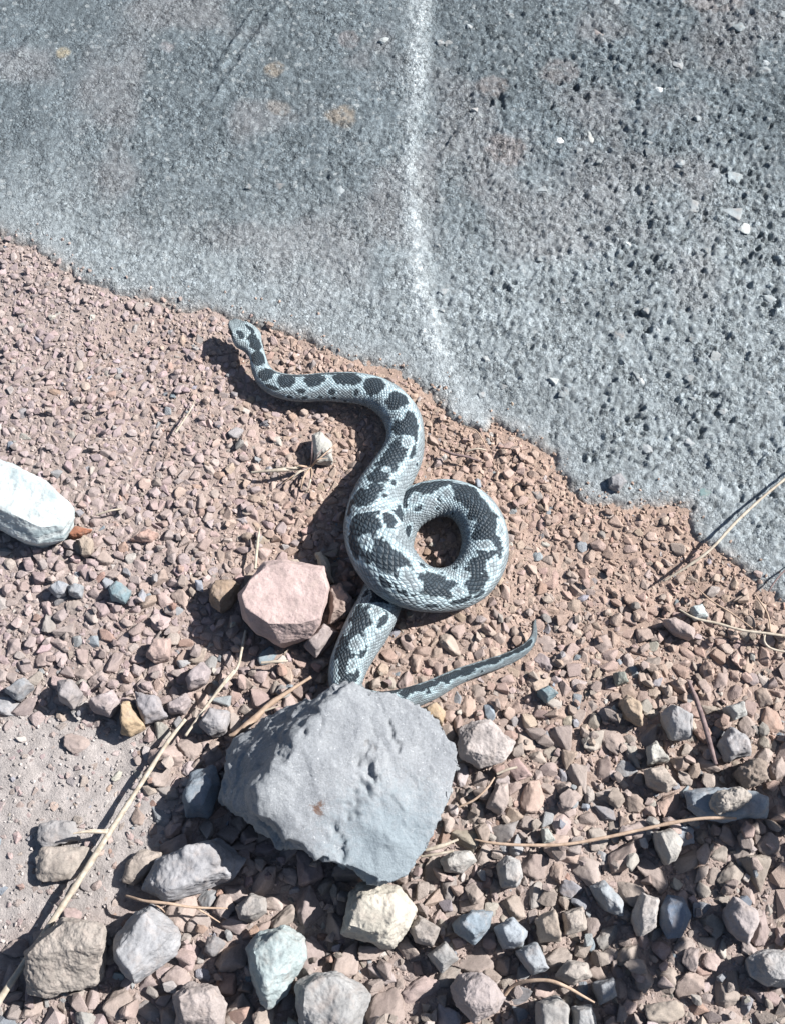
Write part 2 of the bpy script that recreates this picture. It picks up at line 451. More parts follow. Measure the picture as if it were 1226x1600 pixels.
# ------------------------------------------------------------------ rock shapes
def ico(sub):
    bm = bmesh.new(); bmesh.ops.create_icosphere(bm, subdivisions=sub, radius=1.0)
    V = np.array([v.co[:] for v in bm.verts]); f = np.array([[v.index for v in q.verts] for q in bm.faces]); bm.free()
    return V, f
ICO = {k: ico(k) for k in (1, 2, 3, 4)}
def cut_rock(sub, seed, ncut=9, soft=0.0):
    r = np.random.default_rng(seed)
    V, f = ICO[sub]; V = V.copy()
    for k in range(ncut):
        n = r.normal(size=3); n /= np.linalg.norm(n)
        dcut = r.uniform(0.52, 0.86)
        s = V @ n - dcut
        m = s > 0
        V[m] -= np.outer(s[m] * (1 - soft), n)
    V *= (1 + 0.05 * r.normal(size=3))
    V -= (V.max(0) + V.min(0)) / 2
    V /= np.abs(V).max(0)
    return V, f
NB = 24
def hull_rock(seed, n):
    r = np.random.default_rng(seed)
    P_ = r.normal(size=(n, 3)); P_ /= np.linalg.norm(P_, axis=1)[:, None]
    for k in range(6):            # even the corners out a little
        d_ = P_[:, None] - P_[None]; q = (d_ ** 2).sum(-1) + np.eye(n)
        P_ += 0.06 * (d_ / q[..., None] ** 1.5).sum(1) / n * 3; P_ /= np.linalg.norm(P_, axis=1)[:, None]
    P_ *= r.uniform(0.82, 1.1, (n, 1))
    bm = bmesh.new()
    for q in P_: bm.verts.new(q)
    res = bmesh.ops.convex_hull(bm, input=bm.verts)
    bmesh.ops.delete(bm, geom=[g for g in res['geom_interior'] if isinstance(g, bmesh.types.BMVert)], context='VERTS')
    return bm
def bm_np(bm, norm=True):
    bmesh.ops.triangulate(bm, faces=bm.faces[:])
    bm.verts.index_update()
    V = np.array([v.co[:] for v in bm.verts]); f = np.array([[v.index for v in q.verts] for q in bm.faces]); bm.free()
    V -= (V.max(0) + V.min(0)) / 2; V /= np.abs(V).max(0)
    return V, f
ROCK_LO, ROCK_MID, ROCK_HI = [], [], []
for k in range(NB):
    n = 8 + k % 6
    ROCK_LO.append(bm_np(hull_rock(100 + k, n)))
    bm = hull_rock(100 + k, n)
    bmesh.ops.bevel(bm, geom=bm.edges[:], offset=0.075, segments=1, affect='EDGES', profile=0.5)
    bmesh.ops.remove_doubles(bm, verts=bm.verts, dist=0.01)
    ROCK_MID.append(bm_np(bm))
    bm = hull_rock(100 + k, n)
    for tgt in (0.7, 0.4, 0.22, 0.13):
        bmesh.ops.subdivide_edges(bm, edges=[q for q in bm.edges if q.calc_length() > tgt], cuts=1)
        bmesh.ops.triangulate(bm, faces=[q for q in bm.faces if len(q.verts) > 3])
    for q in range(3):
        bmesh.ops.smooth_vert(bm, verts=bm.verts, factor=0.5, use_axis_x=True, use_axis_y=True, use_axis_z=True)
    V, f = bm_np(bm)
    nn = np.array([mnoise.fractal(Vector(v) * 2.6 + Vector((k * 5.1, 0, 0)), 0.8, 2.0, 4) for v in V])
    ROCK_HI.append((V * (1 + 0.09 * nn)[:, None], f))

STONE_H = {}
occ_polys = []
def build_stone(name, label, cat, rgb, poly, h, mat=None, group=None, tops=None, base_z=-0.004, lift=0.0, rough=1.0, sub=4, sink=0.0, post=None, inset=0.6):
    """poly: outline on the ground seen in the photograph; h: height in mm; tops: ridge points (x, y, mm)"""
    hm = h * MM
    mid = [G(x, y, lift + hm * 0.42) for x, y in poly]
    c = sum(mid, Vector()) / len(mid)
    pts = []
    r = random.Random(len(label) * 31 + int(poly[0][0]))
    for p in mid:
        pts.append(Vector((p.x, p.y, lift + hm * r.uniform(0.30, 0.55))))
        q = c + (p - c) * r.uniform(0.72, 0.9); pts.append(Vector((q.x, q.y, lift + base_z)))
    if tops is None:
        for p in mid:
            q = c + (p - c) * (inset + r.uniform(-0.12, 0.16)); pts.append(Vector((q.x, q.y, lift + hm * r.uniform(0.82, 1.0))))
    else:
        for x, y, z in tops: pts.append(G(x, y, lift + z * MM))
    bm = bmesh.new()
    for p in pts: bm.verts.new(p - Vector((c.x, c.y, lift)))
    res = bmesh.ops.convex_hull(bm, input=bm.verts)
    bmesh.ops.delete(bm, geom=[g for g in res['geom_interior'] if isinstance(g, bmesh.types.BMVert)], context='VERTS')
    bmesh.ops.triangulate(bm, faces=bm.faces[:])
    size = max((p - c).length for p in mid)
    for k in range(sub):
        tgt = size / (5 * 1.7 ** k)
        es = [q for q in bm.edges if q.calc_length() > tgt]
        if es:
            bmesh.ops.subdivide_edges(bm, edges=es, cuts=1)
            bmesh.ops.triangulate(bm, faces=[q for q in bm.faces if len(q.verts) > 3])
    for k in range(4):
        bmesh.ops.smooth_vert(bm, verts=bm.verts, factor=0.5, use_axis_x=True, use_axis_y=True, use_axis_z=True)
    bm.normal_update()
    seed = Vector((r.uniform(0, 50), r.uniform(0, 50), 0))
    fr = 1.0 / size
    for v in bm.verts:
        n1 = mnoise.fractal(v.co * fr * 1.6 + seed, 0.75, 2.0, 5)
        n2 = mnoise.fractal(v.co * fr * 7 + seed, 0.7, 2.0, 4)
        v.co += v.normal * (n1 * 0.07 + n2 * 0.011) * size * rough
    if post: post(bm, c)
    me = bpy.data.meshes.new(name); bm.to_mesh(me); bm.free()
    me.polygons.foreach_set('use_smooth', np.ones(len(me.polygons), bool))
    me.materials.append(mat or M_STONE)
    o = link(name, me); o.location = (c.x, c.y, lift); o.color = (*(q * (1.0 if mat is M_WHITE else 0.84) for q in rgb), 1)
    tag(o, label, cat, group)
    cc_ = Vector((c.x, c.y))
    if lift < 0.004:
        occ_polys.append([cc_ + (Vector((p.x, p.y)) - cc_) * 0.86 for p in mid])
    return o

GREY = (0.285, 0.295, 0.31); BLUEG = (0.25, 0.295, 0.335); PINK = (0.43, 0.325, 0.29); TAN = (0.40, 0.335, 0.285)
CREAM = (0.52, 0.475, 0.385); LILAC = (0.385, 0.33, 0.325); TEAL = (0.215, 0.29, 0.315); BROWN = (0.31, 0.23, 0.17)

# ---- the large boulder over the tail: pit, crack and rust spot
t = NT('boulder_stone')
v = t.tc.outputs['Object']
c = t.ramp(t.noise(18, 6, 0.62, v), [(0.3, (0.225, 0.237, 0.252)), (0.7, (0.315, 0.328, 0.34))])
c = t.mix(1.0, c, t.ramp(t.noise(600, 6, 0.8, v), [(0.25, 0.66), (0.75, 1.28)]), 'MULTIPLY')
c = t.mix(t.ramp(t.noise(160, 6, 0.75, v), [(0.56, 0.0), (0.7, 0.55)]), c, (0.40, 0.412, 0.42))
c = t.mix(t.ramp(t.noise(95, 6, 0.75, v), [(0.60, 0.0), (0.72, 0.6)]), c, (0.20, 0.19, 0.185))
c = t.mix(t.ramp(t.noise(420, 3, 0.6, v), [(0.66, 0.0), (0.70, 0.8)]), c, (0.48, 0.49, 0.50))
BC = G(530, 1225, 0.03)
def near(px, py, z, r0, r1, amt):
    p = G(px, py, z) - Vector((BC.x, BC.y, 0))
    vm = t.n('ShaderNodeVectorMath', operation='DISTANCE'); t.l(v, vm.inputs[0]); vm.inputs[1].default_value = p
    dd = t.math('ADD', vm.outputs['Value'], t.math('MULTIPLY', t.math('SUBTRACT', t.noise(230, 5, 0.75, v), 0.5), 0.022 if r1 < 0.02 else r1 * 1.4))
    return t.ramp(t.math('MULTIPLY', dd, 10.0), [(r0 * 10, amt), (r1 * 10, 0.0)])
c = t.mix(near(497, 1264, 0.072, 0.003, 0.0055, 0.9), c, (0.12, 0.062, 0.038))
c = t.mix(near(610, 1335, 0.05, 0.02, 0.055, 0.6), c, (0.205, 0.26, 0.29))
n_ = t.bump(t.noise(170, 7, 0.75, v), 0.8, 0.0016)
n_ = t.bump(t.noise(750, 4, 0.7, v), 0.7, 0.0006, n_)
M_BOULDER = t.done(c, 0.9, n_)
def boulder_post(bm, c):
    def seg(pts, depth, width, jit):
        ps = [G(x, y, 0.068) - Vector((c.x, c.y, 0)) for x, y in pts]
        for v in bm.verts:
            if v.normal.z < 0.2: continue
            q = Vector((v.co.x, v.co.y))
            d_ = min((q - (a2 + (b2 - a2) * max(0, min(1, (q - a2).dot(b2 - a2) / max((b2 - a2).length_squared, 1e-9))))).length
                     for a2, b2 in ((Vector(p.xy), Vector(q2.xy)) for p, q2 in zip(ps[:-1], ps[1:])))
            d_ += (mnoise.fractal(v.co * 85, 0.6, 2.0, 4)) * jit
            if d_ < width:
                br = max(0.15, min(1.0, 0.6 + 1.0 * mnoise.fractal(v.co * 80 + Vector((3, 9, 1)), 0.6, 2.0, 3)))
                v.co.z -= depth * br * ((1 - (d_ / width) ** 2) if d_ > 0 else 1)
    seg([(578, 1175), (574, 1200), (568, 1235), (556, 1262)], 0.0046, 0.0072, 0.0075)
    seg([(608, 1128), (612, 1150), (620, 1166)], 0.003, 0.0026, 0.0026)
    seg([(520, 1290), (524, 1310), (534, 1336)], 0.004, 0.0034, 0.0034)
    seg([(462, 1172), (470, 1165), (478, 1150)], 0.003, 0.003, 0.002)
    seg([(497, 1262), (499, 1264)], 0.002, 0.004, 0.001)
boulder_poly = [(555, 1064), (619, 1084), (647, 1106), (701, 1138), (721, 1194), (712, 1240), (684, 1287), (666, 1333), (640, 1374),
                (612, 1389), (577, 1368), (534, 1340), (488, 1338), (433, 1309), (380, 1277), (336, 1250), (347, 1218), (361, 1152), (408, 1129), (468, 1098), (520, 1072)]
tops = [(534, 1079, 74), (506, 1112, 76), (468, 1142, 78), (450, 1187, 81), (405, 1240, 76), (401, 1261, 72), (426, 1286, 69), (485, 1331, 63),
        (534, 1337, 58), (577, 1364, 52), (612, 1386, 47), (640, 1372, 47), (664, 1331, 49), (682, 1285, 52), (710, 1240, 52), (719, 1194, 52), (699, 1140, 54), (647, 1108, 63), (619, 1087, 67), (555, 1068, 72)]
hm = 0.03
mid = [(x, y) for x, y in boulder_poly]
# the lower left side runs down to the ground; the right side stands almost upright
pts_lo = [(336, 1250, 22), (347, 1218, 20), (361, 1152, 15), (408, 1130, 20), (468, 1099, 36), (380, 1277, 34), (433, 1309, 42), (488, 1338, 48)]
pts_base = [(G(x, y, z * MM), z) for x, y, z in pts_lo]
def boulder():
    bm = bmesh.new()
    P3 = [G(x, y, z * MM) for x, y, z in tops] + [p for p, z in pts_base]
    for x, y in [(405, 1275), (405, 1190), (450, 1160), (520, 1140), (600, 1150), (660, 1190), (670, 1250), (640, 1310), (600, 1340), (540, 1335), (470, 1315)]:
        P3.append(G(x, y, -0.004))
    c = Vector((BC.x, BC.y, 0))
    for p in P3: bm.verts.new(p - c)
    res = bmesh.ops.convex_hull(bm, input=bm.verts)
    bmesh.ops.delete(bm, geom=[g for g in res['geom_interior'] if isinstance(g, bmesh.types.BMVert)], context='VERTS')
    bmesh.ops.triangulate(bm, faces=bm.faces[:])
    for tgt in (0.05, 0.03, 0.016, 0.008, 0.0042, 0.0021):
        es = [q for q in bm.edges if q.calc_length() > tgt]
        bmesh.ops.subdivide_edges(bm, edges=es, cuts=1)
        bmesh.ops.triangulate(bm, faces=[q for q in bm.faces if len(q.verts) > 3])
    for k in range(2):
        bmesh.ops.smooth_vert(bm, verts=bm.verts, factor=0.5, use_axis_x=True, use_axis_y=True, use_axis_z=True)
    bm.normal_update()
    for v in bm.verts:
        n1 = mnoise.fractal(v.co * 14, 0.8, 2.0, 5); n2 = mnoise.hetero_terrain(v.co * 60, 0.7, 2.0, 5, 0.4)
        side = 1.0 - max(0, v.normal.z)
        q = v.co + Vector((mnoise.noise(v.co * 70), mnoise.noise(v.co * 70 + Vector((9, 2, 4))), mnoise.noise(v.co * 70 + Vector((1, 7, 3))))) * 0.006
        q2 = Vector((q.x * 62 + q.y * 25, q.y * 38 - q.x * 16, q.z * 70))
        ch = mnoise.cell(q2) * 0.6 + mnoise.cell(q2 * 2.3 + Vector((5, 5, 5))) * 0.4
        v.co += v.normal * (n1 * 0.0020 + n2 * (0.0008 + 0.0026 * side) + (ch - 0.5) * (0.0007 + 0.0028 * side))
    bm.normal_update()
    boulder_post(bm, c)
    me = bpy.data.meshes.new('rock'); bm.to_mesh(me); bm.free()
    me.polygons.foreach_set('use_smooth', np.ones(len(me.polygons), bool))
    me.materials.append(M_BOULDER)
    o = link('rock', me); o.location = c
    tag(o, 'large grey angular rock resting over the bend of the snake tail', 'rock')
    cc_ = Vector(c.xy)
    occ_polys.append([Vector(G(x, y, 0.006).xy) for x, y in [(372, 1262), (392, 1190), (440, 1150), (520, 1125), (600, 1135), (672, 1178), (684, 1240), (655, 1305), (605, 1345), (520, 1335), (440, 1310)]])
boulder()

SL = [  # name, label, rgb, outline, height mm, options
 ('rock', 'white layered rock with grey streaked lower side lying beside a red flake', (0.50, 0.55, 0.55), [(-60, 735), (0, 720), (30, 728), (76, 753), (90, 777), (116, 795), (114, 817), (97, 841), (60, 850), (28, 843), (-5, 815), (-60, 790)], 40, dict(mat=M_WHITE, sub=6, rough=0.5, tops=[(-55, 742, 38), (0, 726, 36), (30, 734, 36), (74, 758, 34), (88, 782, 30), (108, 800, 28), (98, 822, 27), (62, 824, 32), (25, 806, 36), (-8, 782, 38), (-50, 775, 38)])),
 ('stone', 'blocky pink stone with flat top and reddish front edge left of the snake', (0.52, 0.40, 0.375), [(374, 932), (388, 905), (414, 880), (442, 875), (478, 884), (507, 888), (516, 922), (501, 975), (485, 998), (438, 1008), (399, 992), (378, 966)], 42, dict(sub=6, rough=0.45, tops=[(378, 930, 40), (391, 907, 40), (416, 884, 40), (442, 879, 40), (478, 887, 39), (503, 892, 38), (511, 922, 38), (500, 966, 38), (470, 975, 38), (420, 975, 39), (383, 948, 40)])),
 ('stone', 'brown knobbly stone lying left of the blocky pink stone', BROWN, [(325, 930), (337, 910), (362, 904), (376, 915), (364, 945), (345, 958), (328, 946)], 20, {}),
 ('stone', 'rough pinkish-tan stone wedged between blocky pink stone and snake', (0.40, 0.31, 0.27), [(512, 920), (534, 914), (556, 940), (541, 963), (514, 973)], 18, dict(rough=1.6)),
 ('stone', 'square grey-pink chip below the blocky pink stone', (0.36, 0.31, 0.30), [(474, 1008), (506, 974), (531, 987), (493, 1030)], 14, {}),
 ('stone', 'narrow pale stone behind the blocky pink stone in the snake shadow', CREAM, [(492, 866), (502, 861), (514, 880), (523, 912), (506, 906)], 15, {}),
 ('stone', 'pale cream stone with the dry grass tuft across it', (0.47, 0.46, 0.42), [(486, 680), (501, 673), (518, 690), (521, 721), (492, 721)], 13, {}),
 ('stone', 'chunky cream stone under the lower tip of the large grey rock', (0.50, 0.465, 0.40), [(573, 1372), (599, 1381), (628, 1386), (650, 1420), (635, 1452), (616, 1484), (572, 1474), (533, 1461), (545, 1417), (548, 1398)], 38, dict(sub=5)),
 ('stone', 'pale turquoise wedge-shaped stone with a pointed lower end', (0.37, 0.43, 0.43), [(386, 1482), (406, 1457), (445, 1443), (480, 1465), (480, 1499), (450, 1551), (418, 1580), (403, 1565), (389, 1520)], 38, dict(sub=5)),
 ('stone', 'large grey stone with dark ridged shoulder beside the turquoise wedge', (0.33, 0.325, 0.32), [(464, 1537), (493, 1519), (527, 1515), (563, 1540), (580, 1555), (566, 1600), (558, 1635), (475, 1640), (460, 1575)], 36, dict(sub=5)),
 ('stone', 'large pinkish-grey cracked stone among loose gravel', (0.38, 0.33, 0.32), [(701, 1540), (716, 1522), (750, 1519), (775, 1537), (789, 1558), (774, 1586), (740, 1600), (712, 1572)], 34, dict(sub=5)),
 ('stone', 'rounded blue-grey stone, upper one of a small cluster', BLUEG, [(704, 1444), (735, 1421), (772, 1424), (761, 1458), (740, 1476), (709, 1459)], 24, {}),
 ('stone', 'rounded beige stone right of the chunky cream stone', (0.39, 0.35, 0.32), [(636, 1449), (654, 1430), (689, 1451), (676, 1480), (647, 1473)], 22, {}),
 ('stone', 'square light grey stone below the rounded blue-grey stone', (0.36, 0.35, 0.34), [(667, 1492), (695, 1471), (717, 1499), (689, 1522)], 20, {}),
 ('stone', 'pale mottled blue-grey stone next to the rounded blue-grey stone', (0.34, 0.37, 0.40), [(770, 1450), (799, 1432), (824, 1455), (816, 1481), (785, 1484)], 24, {}),
 ('stone', 'boxy tan stone with grey top lying on the thick straw', (0.355, 0.315, 0.28), [(35, 1505), (40, 1487), (71, 1456), (99, 1434), (165, 1446), (163, 1515), (148, 1537), (68, 1562), (40, 1554)], 44, dict(sub=6, tops=[(42, 1492, 40), (75, 1460, 42), (100, 1438, 42), (160, 1450, 40), (158, 1475, 42), (110, 1485, 43)])),
 ('stone', 'large pale grey stone with smooth rounded face', (0.345, 0.345, 0.355), [(181, 1470), (211, 1425), (240, 1415), (285, 1457), (275, 1492), (212, 1541), (191, 1519), (179, 1498)], 36, dict(sub=5)),
 ('stone', 'broad grey slab in front of the large rock shadow', (0.35, 0.345, 0.355), [(215, 1392), (246, 1346), (300, 1319), (343, 1307), (386, 1340), (371, 1372), (301, 1387), (260, 1411), (226, 1400)], 30, dict(sub=5)),
 ('stone', 'upright tan stone half buried in bare dirt beside the grey slab', (0.36, 0.31, 0.27), [(191, 1378), (198, 1347), (219, 1326), (254, 1333), (241, 1355), (209, 1387)], 10, {}),
 ('stone', 'flat tan stone in bare dirt, left of the straw', (0.37, 0.325, 0.285), [(55, 1371), (52, 1340), (67, 1325), (137, 1322), (148, 1337), (121, 1372), (68, 1380)], 9, {}),
 ('stone', 'flat grey stone touching the flat tan stone in the dirt', (0.34, 0.325, 0.32), [(59, 1313), (62, 1289), (82, 1281), (116, 1284), (128, 1313), (68, 1326)], 7.5, {}),
 ('stone', 'orange-tan upright stone at the edge of the bare dirt', (0.44, 0.33, 0.22), [(187, 1124), (191, 1096), (202, 1094), (227, 1135), (205, 1151), (189, 1146)], 18, {}),
 ('stone', 'lilac-pink smooth stone above the bare dirt', LILAC, [(136, 1094), (178, 1077), (188, 1097), (172, 1119), (145, 1113)], 17, {}),
 ('stone', 'grey-lilac stone leaning behind the orange-tan stone', (0.33, 0.31, 0.32), [(210, 1080), (246, 1088), (264, 1120), (226, 1132), (214, 1106)], 18, {}),
 ('stone', 'pinkish oval stone beside the straw tip', LILAC, [(261, 1100), (290, 1082), (301, 1095), (286, 1114), (262, 1114)], 14, {}),
 ('stone', 'two-toned grey and pink stone by the thin straw', (0.34, 0.325, 0.33), [(308, 1131), (328, 1106), (361, 1113), (354, 1143), (329, 1152)], 19, {}),
 ('stone', 'smooth teal-grey pebble in pinkish gravel', TEAL, [(169, 919), (182, 908), (207, 923), (196, 943), (174, 939)], 14, {}),
 ('stone', 'oval blue-grey pebble, left one of a pair', (0.30, 0.315, 0.34), [(74, 919), (92, 906), (107, 913), (103, 929), (88, 933)], 11, {}),
 ('stone', 'oval blue-grey pebble, right one of a pair', (0.31, 0.325, 0.34), [(106, 916), (120, 911), (131, 916), (127, 934), (108, 931)], 11, {}),
 ('stone', 'brick-red flake at the corner of the white rock', (0.36, 0.16, 0.10), [(101, 833), (120, 822), (144, 827), (128, 837), (110, 840)], 8, {}),
 ('stone', 'salmon-pink flat chip in the gravel above the teal-grey pebble', (0.46, 0.31, 0.26), [(202, 843), (232, 825), (249, 833), (237, 846)], 8, {}),
 ('stone', 'tan lump just below the brick-red flake', (0.39, 0.32, 0.26), [(122, 846), (132, 836), (146, 844), (143, 868), (128, 868)], 12, {}),
 ('stone', 'pink-grey stone with pitted face near the thin straw', (0.37, 0.32, 0.32), [(287, 1060), (317, 1031), (330, 1046), (323, 1067), (294, 1078)], 17, {}),
 ('stone', 'squarish pink stone in the middle of the pinkish gravel', PINK, [(228, 1025), (239, 1000), (268, 997), (266, 1030), (240, 1037)], 14, {}),
 ('stone', 'grey-pink stone beside a square dark hollow', (0.35, 0.32, 0.315), [(88, 1063), (113, 1061), (131, 1083), (114, 1108), (91, 1095)], 19, {}),
 ('stone', 'grey slanted stone left of the dark hollow', GREY, [(5, 1081), (38, 1059), (52, 1070), (27, 1096)], 12, {}),
 ('stone', 'flat blue-grey slab with a knobbly stone on top', (0.30, 0.335, 0.37), [(1068, 1235), (1093, 1234), (1144, 1229), (1200, 1248), (1197, 1276), (1144, 1282), (1096, 1280), (1070, 1264)], 16, dict(inset=0.85)),
 ('stone', 'light speckled stone just under the long curved stem', (0.42, 0.40, 0.37), [(1019, 1300), (1049, 1295), (1068, 1315), (1057, 1344), (1042, 1353), (1026, 1325)], 20, {}),
 ('stone', 'dark blue oval stone in a shadowed hollow', (0.16, 0.20, 0.26), [(1030, 1420), (1042, 1397), (1067, 1401), (1080, 1431), (1065, 1465), (1042, 1469), (1030, 1442)], 20, dict(rough=0.5)),  # grey stone; bluish shade of the hollow is put into its colour
 ('stone', 'pale stone with black spots left of the dark blue stone', (0.43, 0.40, 0.38), [(986, 1435), (1001, 1394), (1028, 1404), (1025, 1450), (998, 1465)], 24, dict(mat=M_VEIN)),
 ('stone', 'smooth light grey-blue stone with pointed end', (0.345, 0.37, 0.39), [(919, 1384), (944, 1375), (974, 1409), (974, 1433), (947, 1425)], 18, {}),
 ('stone', 'pink-grey rounded stone right of the dark blue stone', (0.385, 0.34, 0.33), [(1130, 1427), (1144, 1401), (1181, 1420), (1186, 1442), (1167, 1477), (1140, 1457)], 24, {}),
 ('stone', 'big grey stone at the end of the gravel beyond the pink-grey rounded one', (0.35, 0.34, 0.335), [(1165, 1500), (1187, 1485), (1232, 1484), (1250, 1515), (1237, 1542), (1198, 1542), (1172, 1526)], 28, dict(sub=5)),
 ('stone', 'upright tan block in the coarse gravel, left of its beige twin', (0.40, 0.335, 0.28), [(834, 1435), (867, 1419), (878, 1471), (842, 1473)], 22, {}),
 ('stone', 'beige block crossed by a thin crack, right of the tan block', (0.41, 0.36, 0.315), [(877, 1427), (911, 1415), (918, 1453), (882, 1462)], 20, dict(mat=M_VEIN)),
 ('stone', 'grey-blue split stone below the mottled blue-grey stone', (0.33, 0.35, 0.37), [(801, 1486), (838, 1470), (858, 1515), (831, 1524)], 22, {}),
 ('stone', 'beige pyramid-shaped stone below the tan block', (0.385, 0.345, 0.31), [(866, 1526), (885, 1499), (918, 1506), (924, 1526), (896, 1542)], 22, {}),
 ('stone', 'rounded grey stone with lit right face above two bottom blocks', GREY, [(924, 1536), (958, 1528), (963, 1558), (936, 1571)], 20, {}),
 ('stone', 'squat grey-beige block under the arched stem', (0.36, 0.345, 0.33), [(834, 1566), (871, 1554), (890, 1573), (890, 1620), (838, 1620)], 26, {}),
 ('stone', 'half-shaded grey stone right of the squat block', (0.33, 0.33, 0.33), [(892, 1573), (925, 1568), (933, 1612), (894, 1612)], 22, {}),
 ('stone', 'small pale greenish chip beside a pink pebble', (0.38, 0.40, 0.37), [(844, 1293), (856, 1295), (869, 1315), (848, 1320)], 9, {}),
 ('stone', 'pale grey blocky stone below the orange-tan ridge stone', (0.37, 0.365, 0.37), [(1030, 1116), (1049, 1101), (1083, 1116), (1079, 1154), (1049, 1157)], 22, {}),
 ('stone', 'rough grey boulder-like stone at the foot of the purple twig', (0.355, 0.345, 0.35), [(1121, 1160), (1140, 1134), (1170, 1153), (1174, 1179), (1136, 1190)], 22, dict(rough=1.5)),
 ('stone', 'dark brown knobbly clod behind the blue-grey slab', (0.27, 0.22, 0.185), [(1146, 1204), (1173, 1185), (1199, 1193), (1196, 1219), (1166, 1234)], 22, dict(rough=2.0)),
 ('stone', 'orange-tan ridge-shaped stone casting a dark shadow', (0.43, 0.335, 0.25), [(966, 1095), (980, 1083), (1003, 1102), (1003, 1136), (976, 1121)], 20, {}),
 ('stone', 'cream angular chip below the pale grey blocky stone', (0.44, 0.43, 0.39), [(1010, 1167), (1024, 1159), (1048, 1189), (1012, 1195)], 16, {}),
 ('stone', 'tan flat-topped stone left of the dark brown clod', (0.40, 0.345, 0.30), [(1005, 1204), (1035, 1197), (1058, 1226), (1042, 1239), (1012, 1227)], 18, {}),
 ('stone', 'bright pale-blue pebble under the crossing dry stems', (0.52, 0.58, 0.58), [(1076, 949), (1096, 944), (1107, 964), (1086, 967)], 9, {}),
 ('stone', 'teal pebble just right of the snake tail', TEAL, [(837, 1080), (856, 1072), (872, 1084), (853, 1097)], 12, {}),
 ('stone', 'flat pink stone near the crossing dry stems', (0.41, 0.335, 0.31), [(1034, 967), (1056, 965), (1087, 982), (1084, 1001), (1049, 987)], 10, {}),
 ('stone', 'pale triangular stone near the purple twig', (0.42, 0.42, 0.40), [(1128, 1106), (1162, 1094), (1168, 1116), (1147, 1126)], 13, {}),
 ('stone', 'olive-green grey pebble in tan gravel', (0.27, 0.285, 0.25), [(957, 1051), (976, 1049), (981, 1066), (962, 1071)], 11, {}),
 ('stone', 'broad pale pinkish stone beside the right flank of the large rock', (0.43, 0.385, 0.365), [(716, 1140), (735, 1127), (765, 1124), (806, 1160), (792, 1190), (750, 1202), (717, 1182)], 20, dict(sub=5)),
 ('stone', 'golden-brown stone between snake tail and large rock', (0.40, 0.30, 0.20), [(656, 1106), (680, 1098), (697, 1115), (691, 1133), (665, 1130)], 18, {}),
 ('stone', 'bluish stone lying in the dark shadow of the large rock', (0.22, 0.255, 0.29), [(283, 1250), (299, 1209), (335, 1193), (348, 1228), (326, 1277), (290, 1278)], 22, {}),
 ('stone', 'pointed pinkish stone shaded by its neighbour below the broad pinkish one', (0.40, 0.335, 0.305), [(757, 1262), (775, 1222), (793, 1222), (795, 1255), (783, 1274)], 15, {}),
 ('stone', 'pale lumpy stone under the two short straws', (0.44, 0.42, 0.39), [(687, 1345), (705, 1330), (735, 1330), (745, 1345), (722, 1366), (694, 1362)], 18, {}),
 ('stone', 'light grey upright stone below the long curved stem', (0.385, 0.375, 0.365), [(775, 1350), (790, 1335), (812, 1345), (818, 1370), (806, 1388), (782, 1386)], 24, {}),
 ('stone', 'pink block below the broad grey slab near the turquoise wedge', (0.385, 0.335, 0.315), [(268, 1555), (295, 1535), (340, 1540), (357, 1570), (350, 1612), (275, 1612)], 30, dict(sub=5)),
 ('stone', 'beige rounded stone in gravel above the turquoise wedge', (0.37, 0.345, 0.325), [(368, 1418), (392, 1394), (415, 1402), (418, 1425), (395, 1442), (374, 1438)], 22, {}),
]
stones = []
for nm, lb, rgb, poly, h, kw in SL:
    stones.append(build_stone(nm, lb, 'rock' if nm == 'rock' else 'stone', rgb, poly, h, **kw))
build_stone('stone', 'knobbly beige stone sitting on the flat blue-grey slab', 'stone', (0.40, 0.36, 0.32),
            [(1106, 1256), (1122, 1235), (1155, 1229), (1174, 1245), (1158, 1261), (1122, 1273)], 17, lift=0.0145, base_z=-0.002, rough=2.0)
p = G(962, 752)
build_stone('stone', 'loose grey pebble lying on the concrete close to its broken edge', 'stone', (0.29, 0.29, 0.30),
            [(950, 747), (968, 738), (979, 754), (966, 768), (950, 762)], 9, lift=conc_z(p.x, p.y) - 0.001, base_z=-0.001)

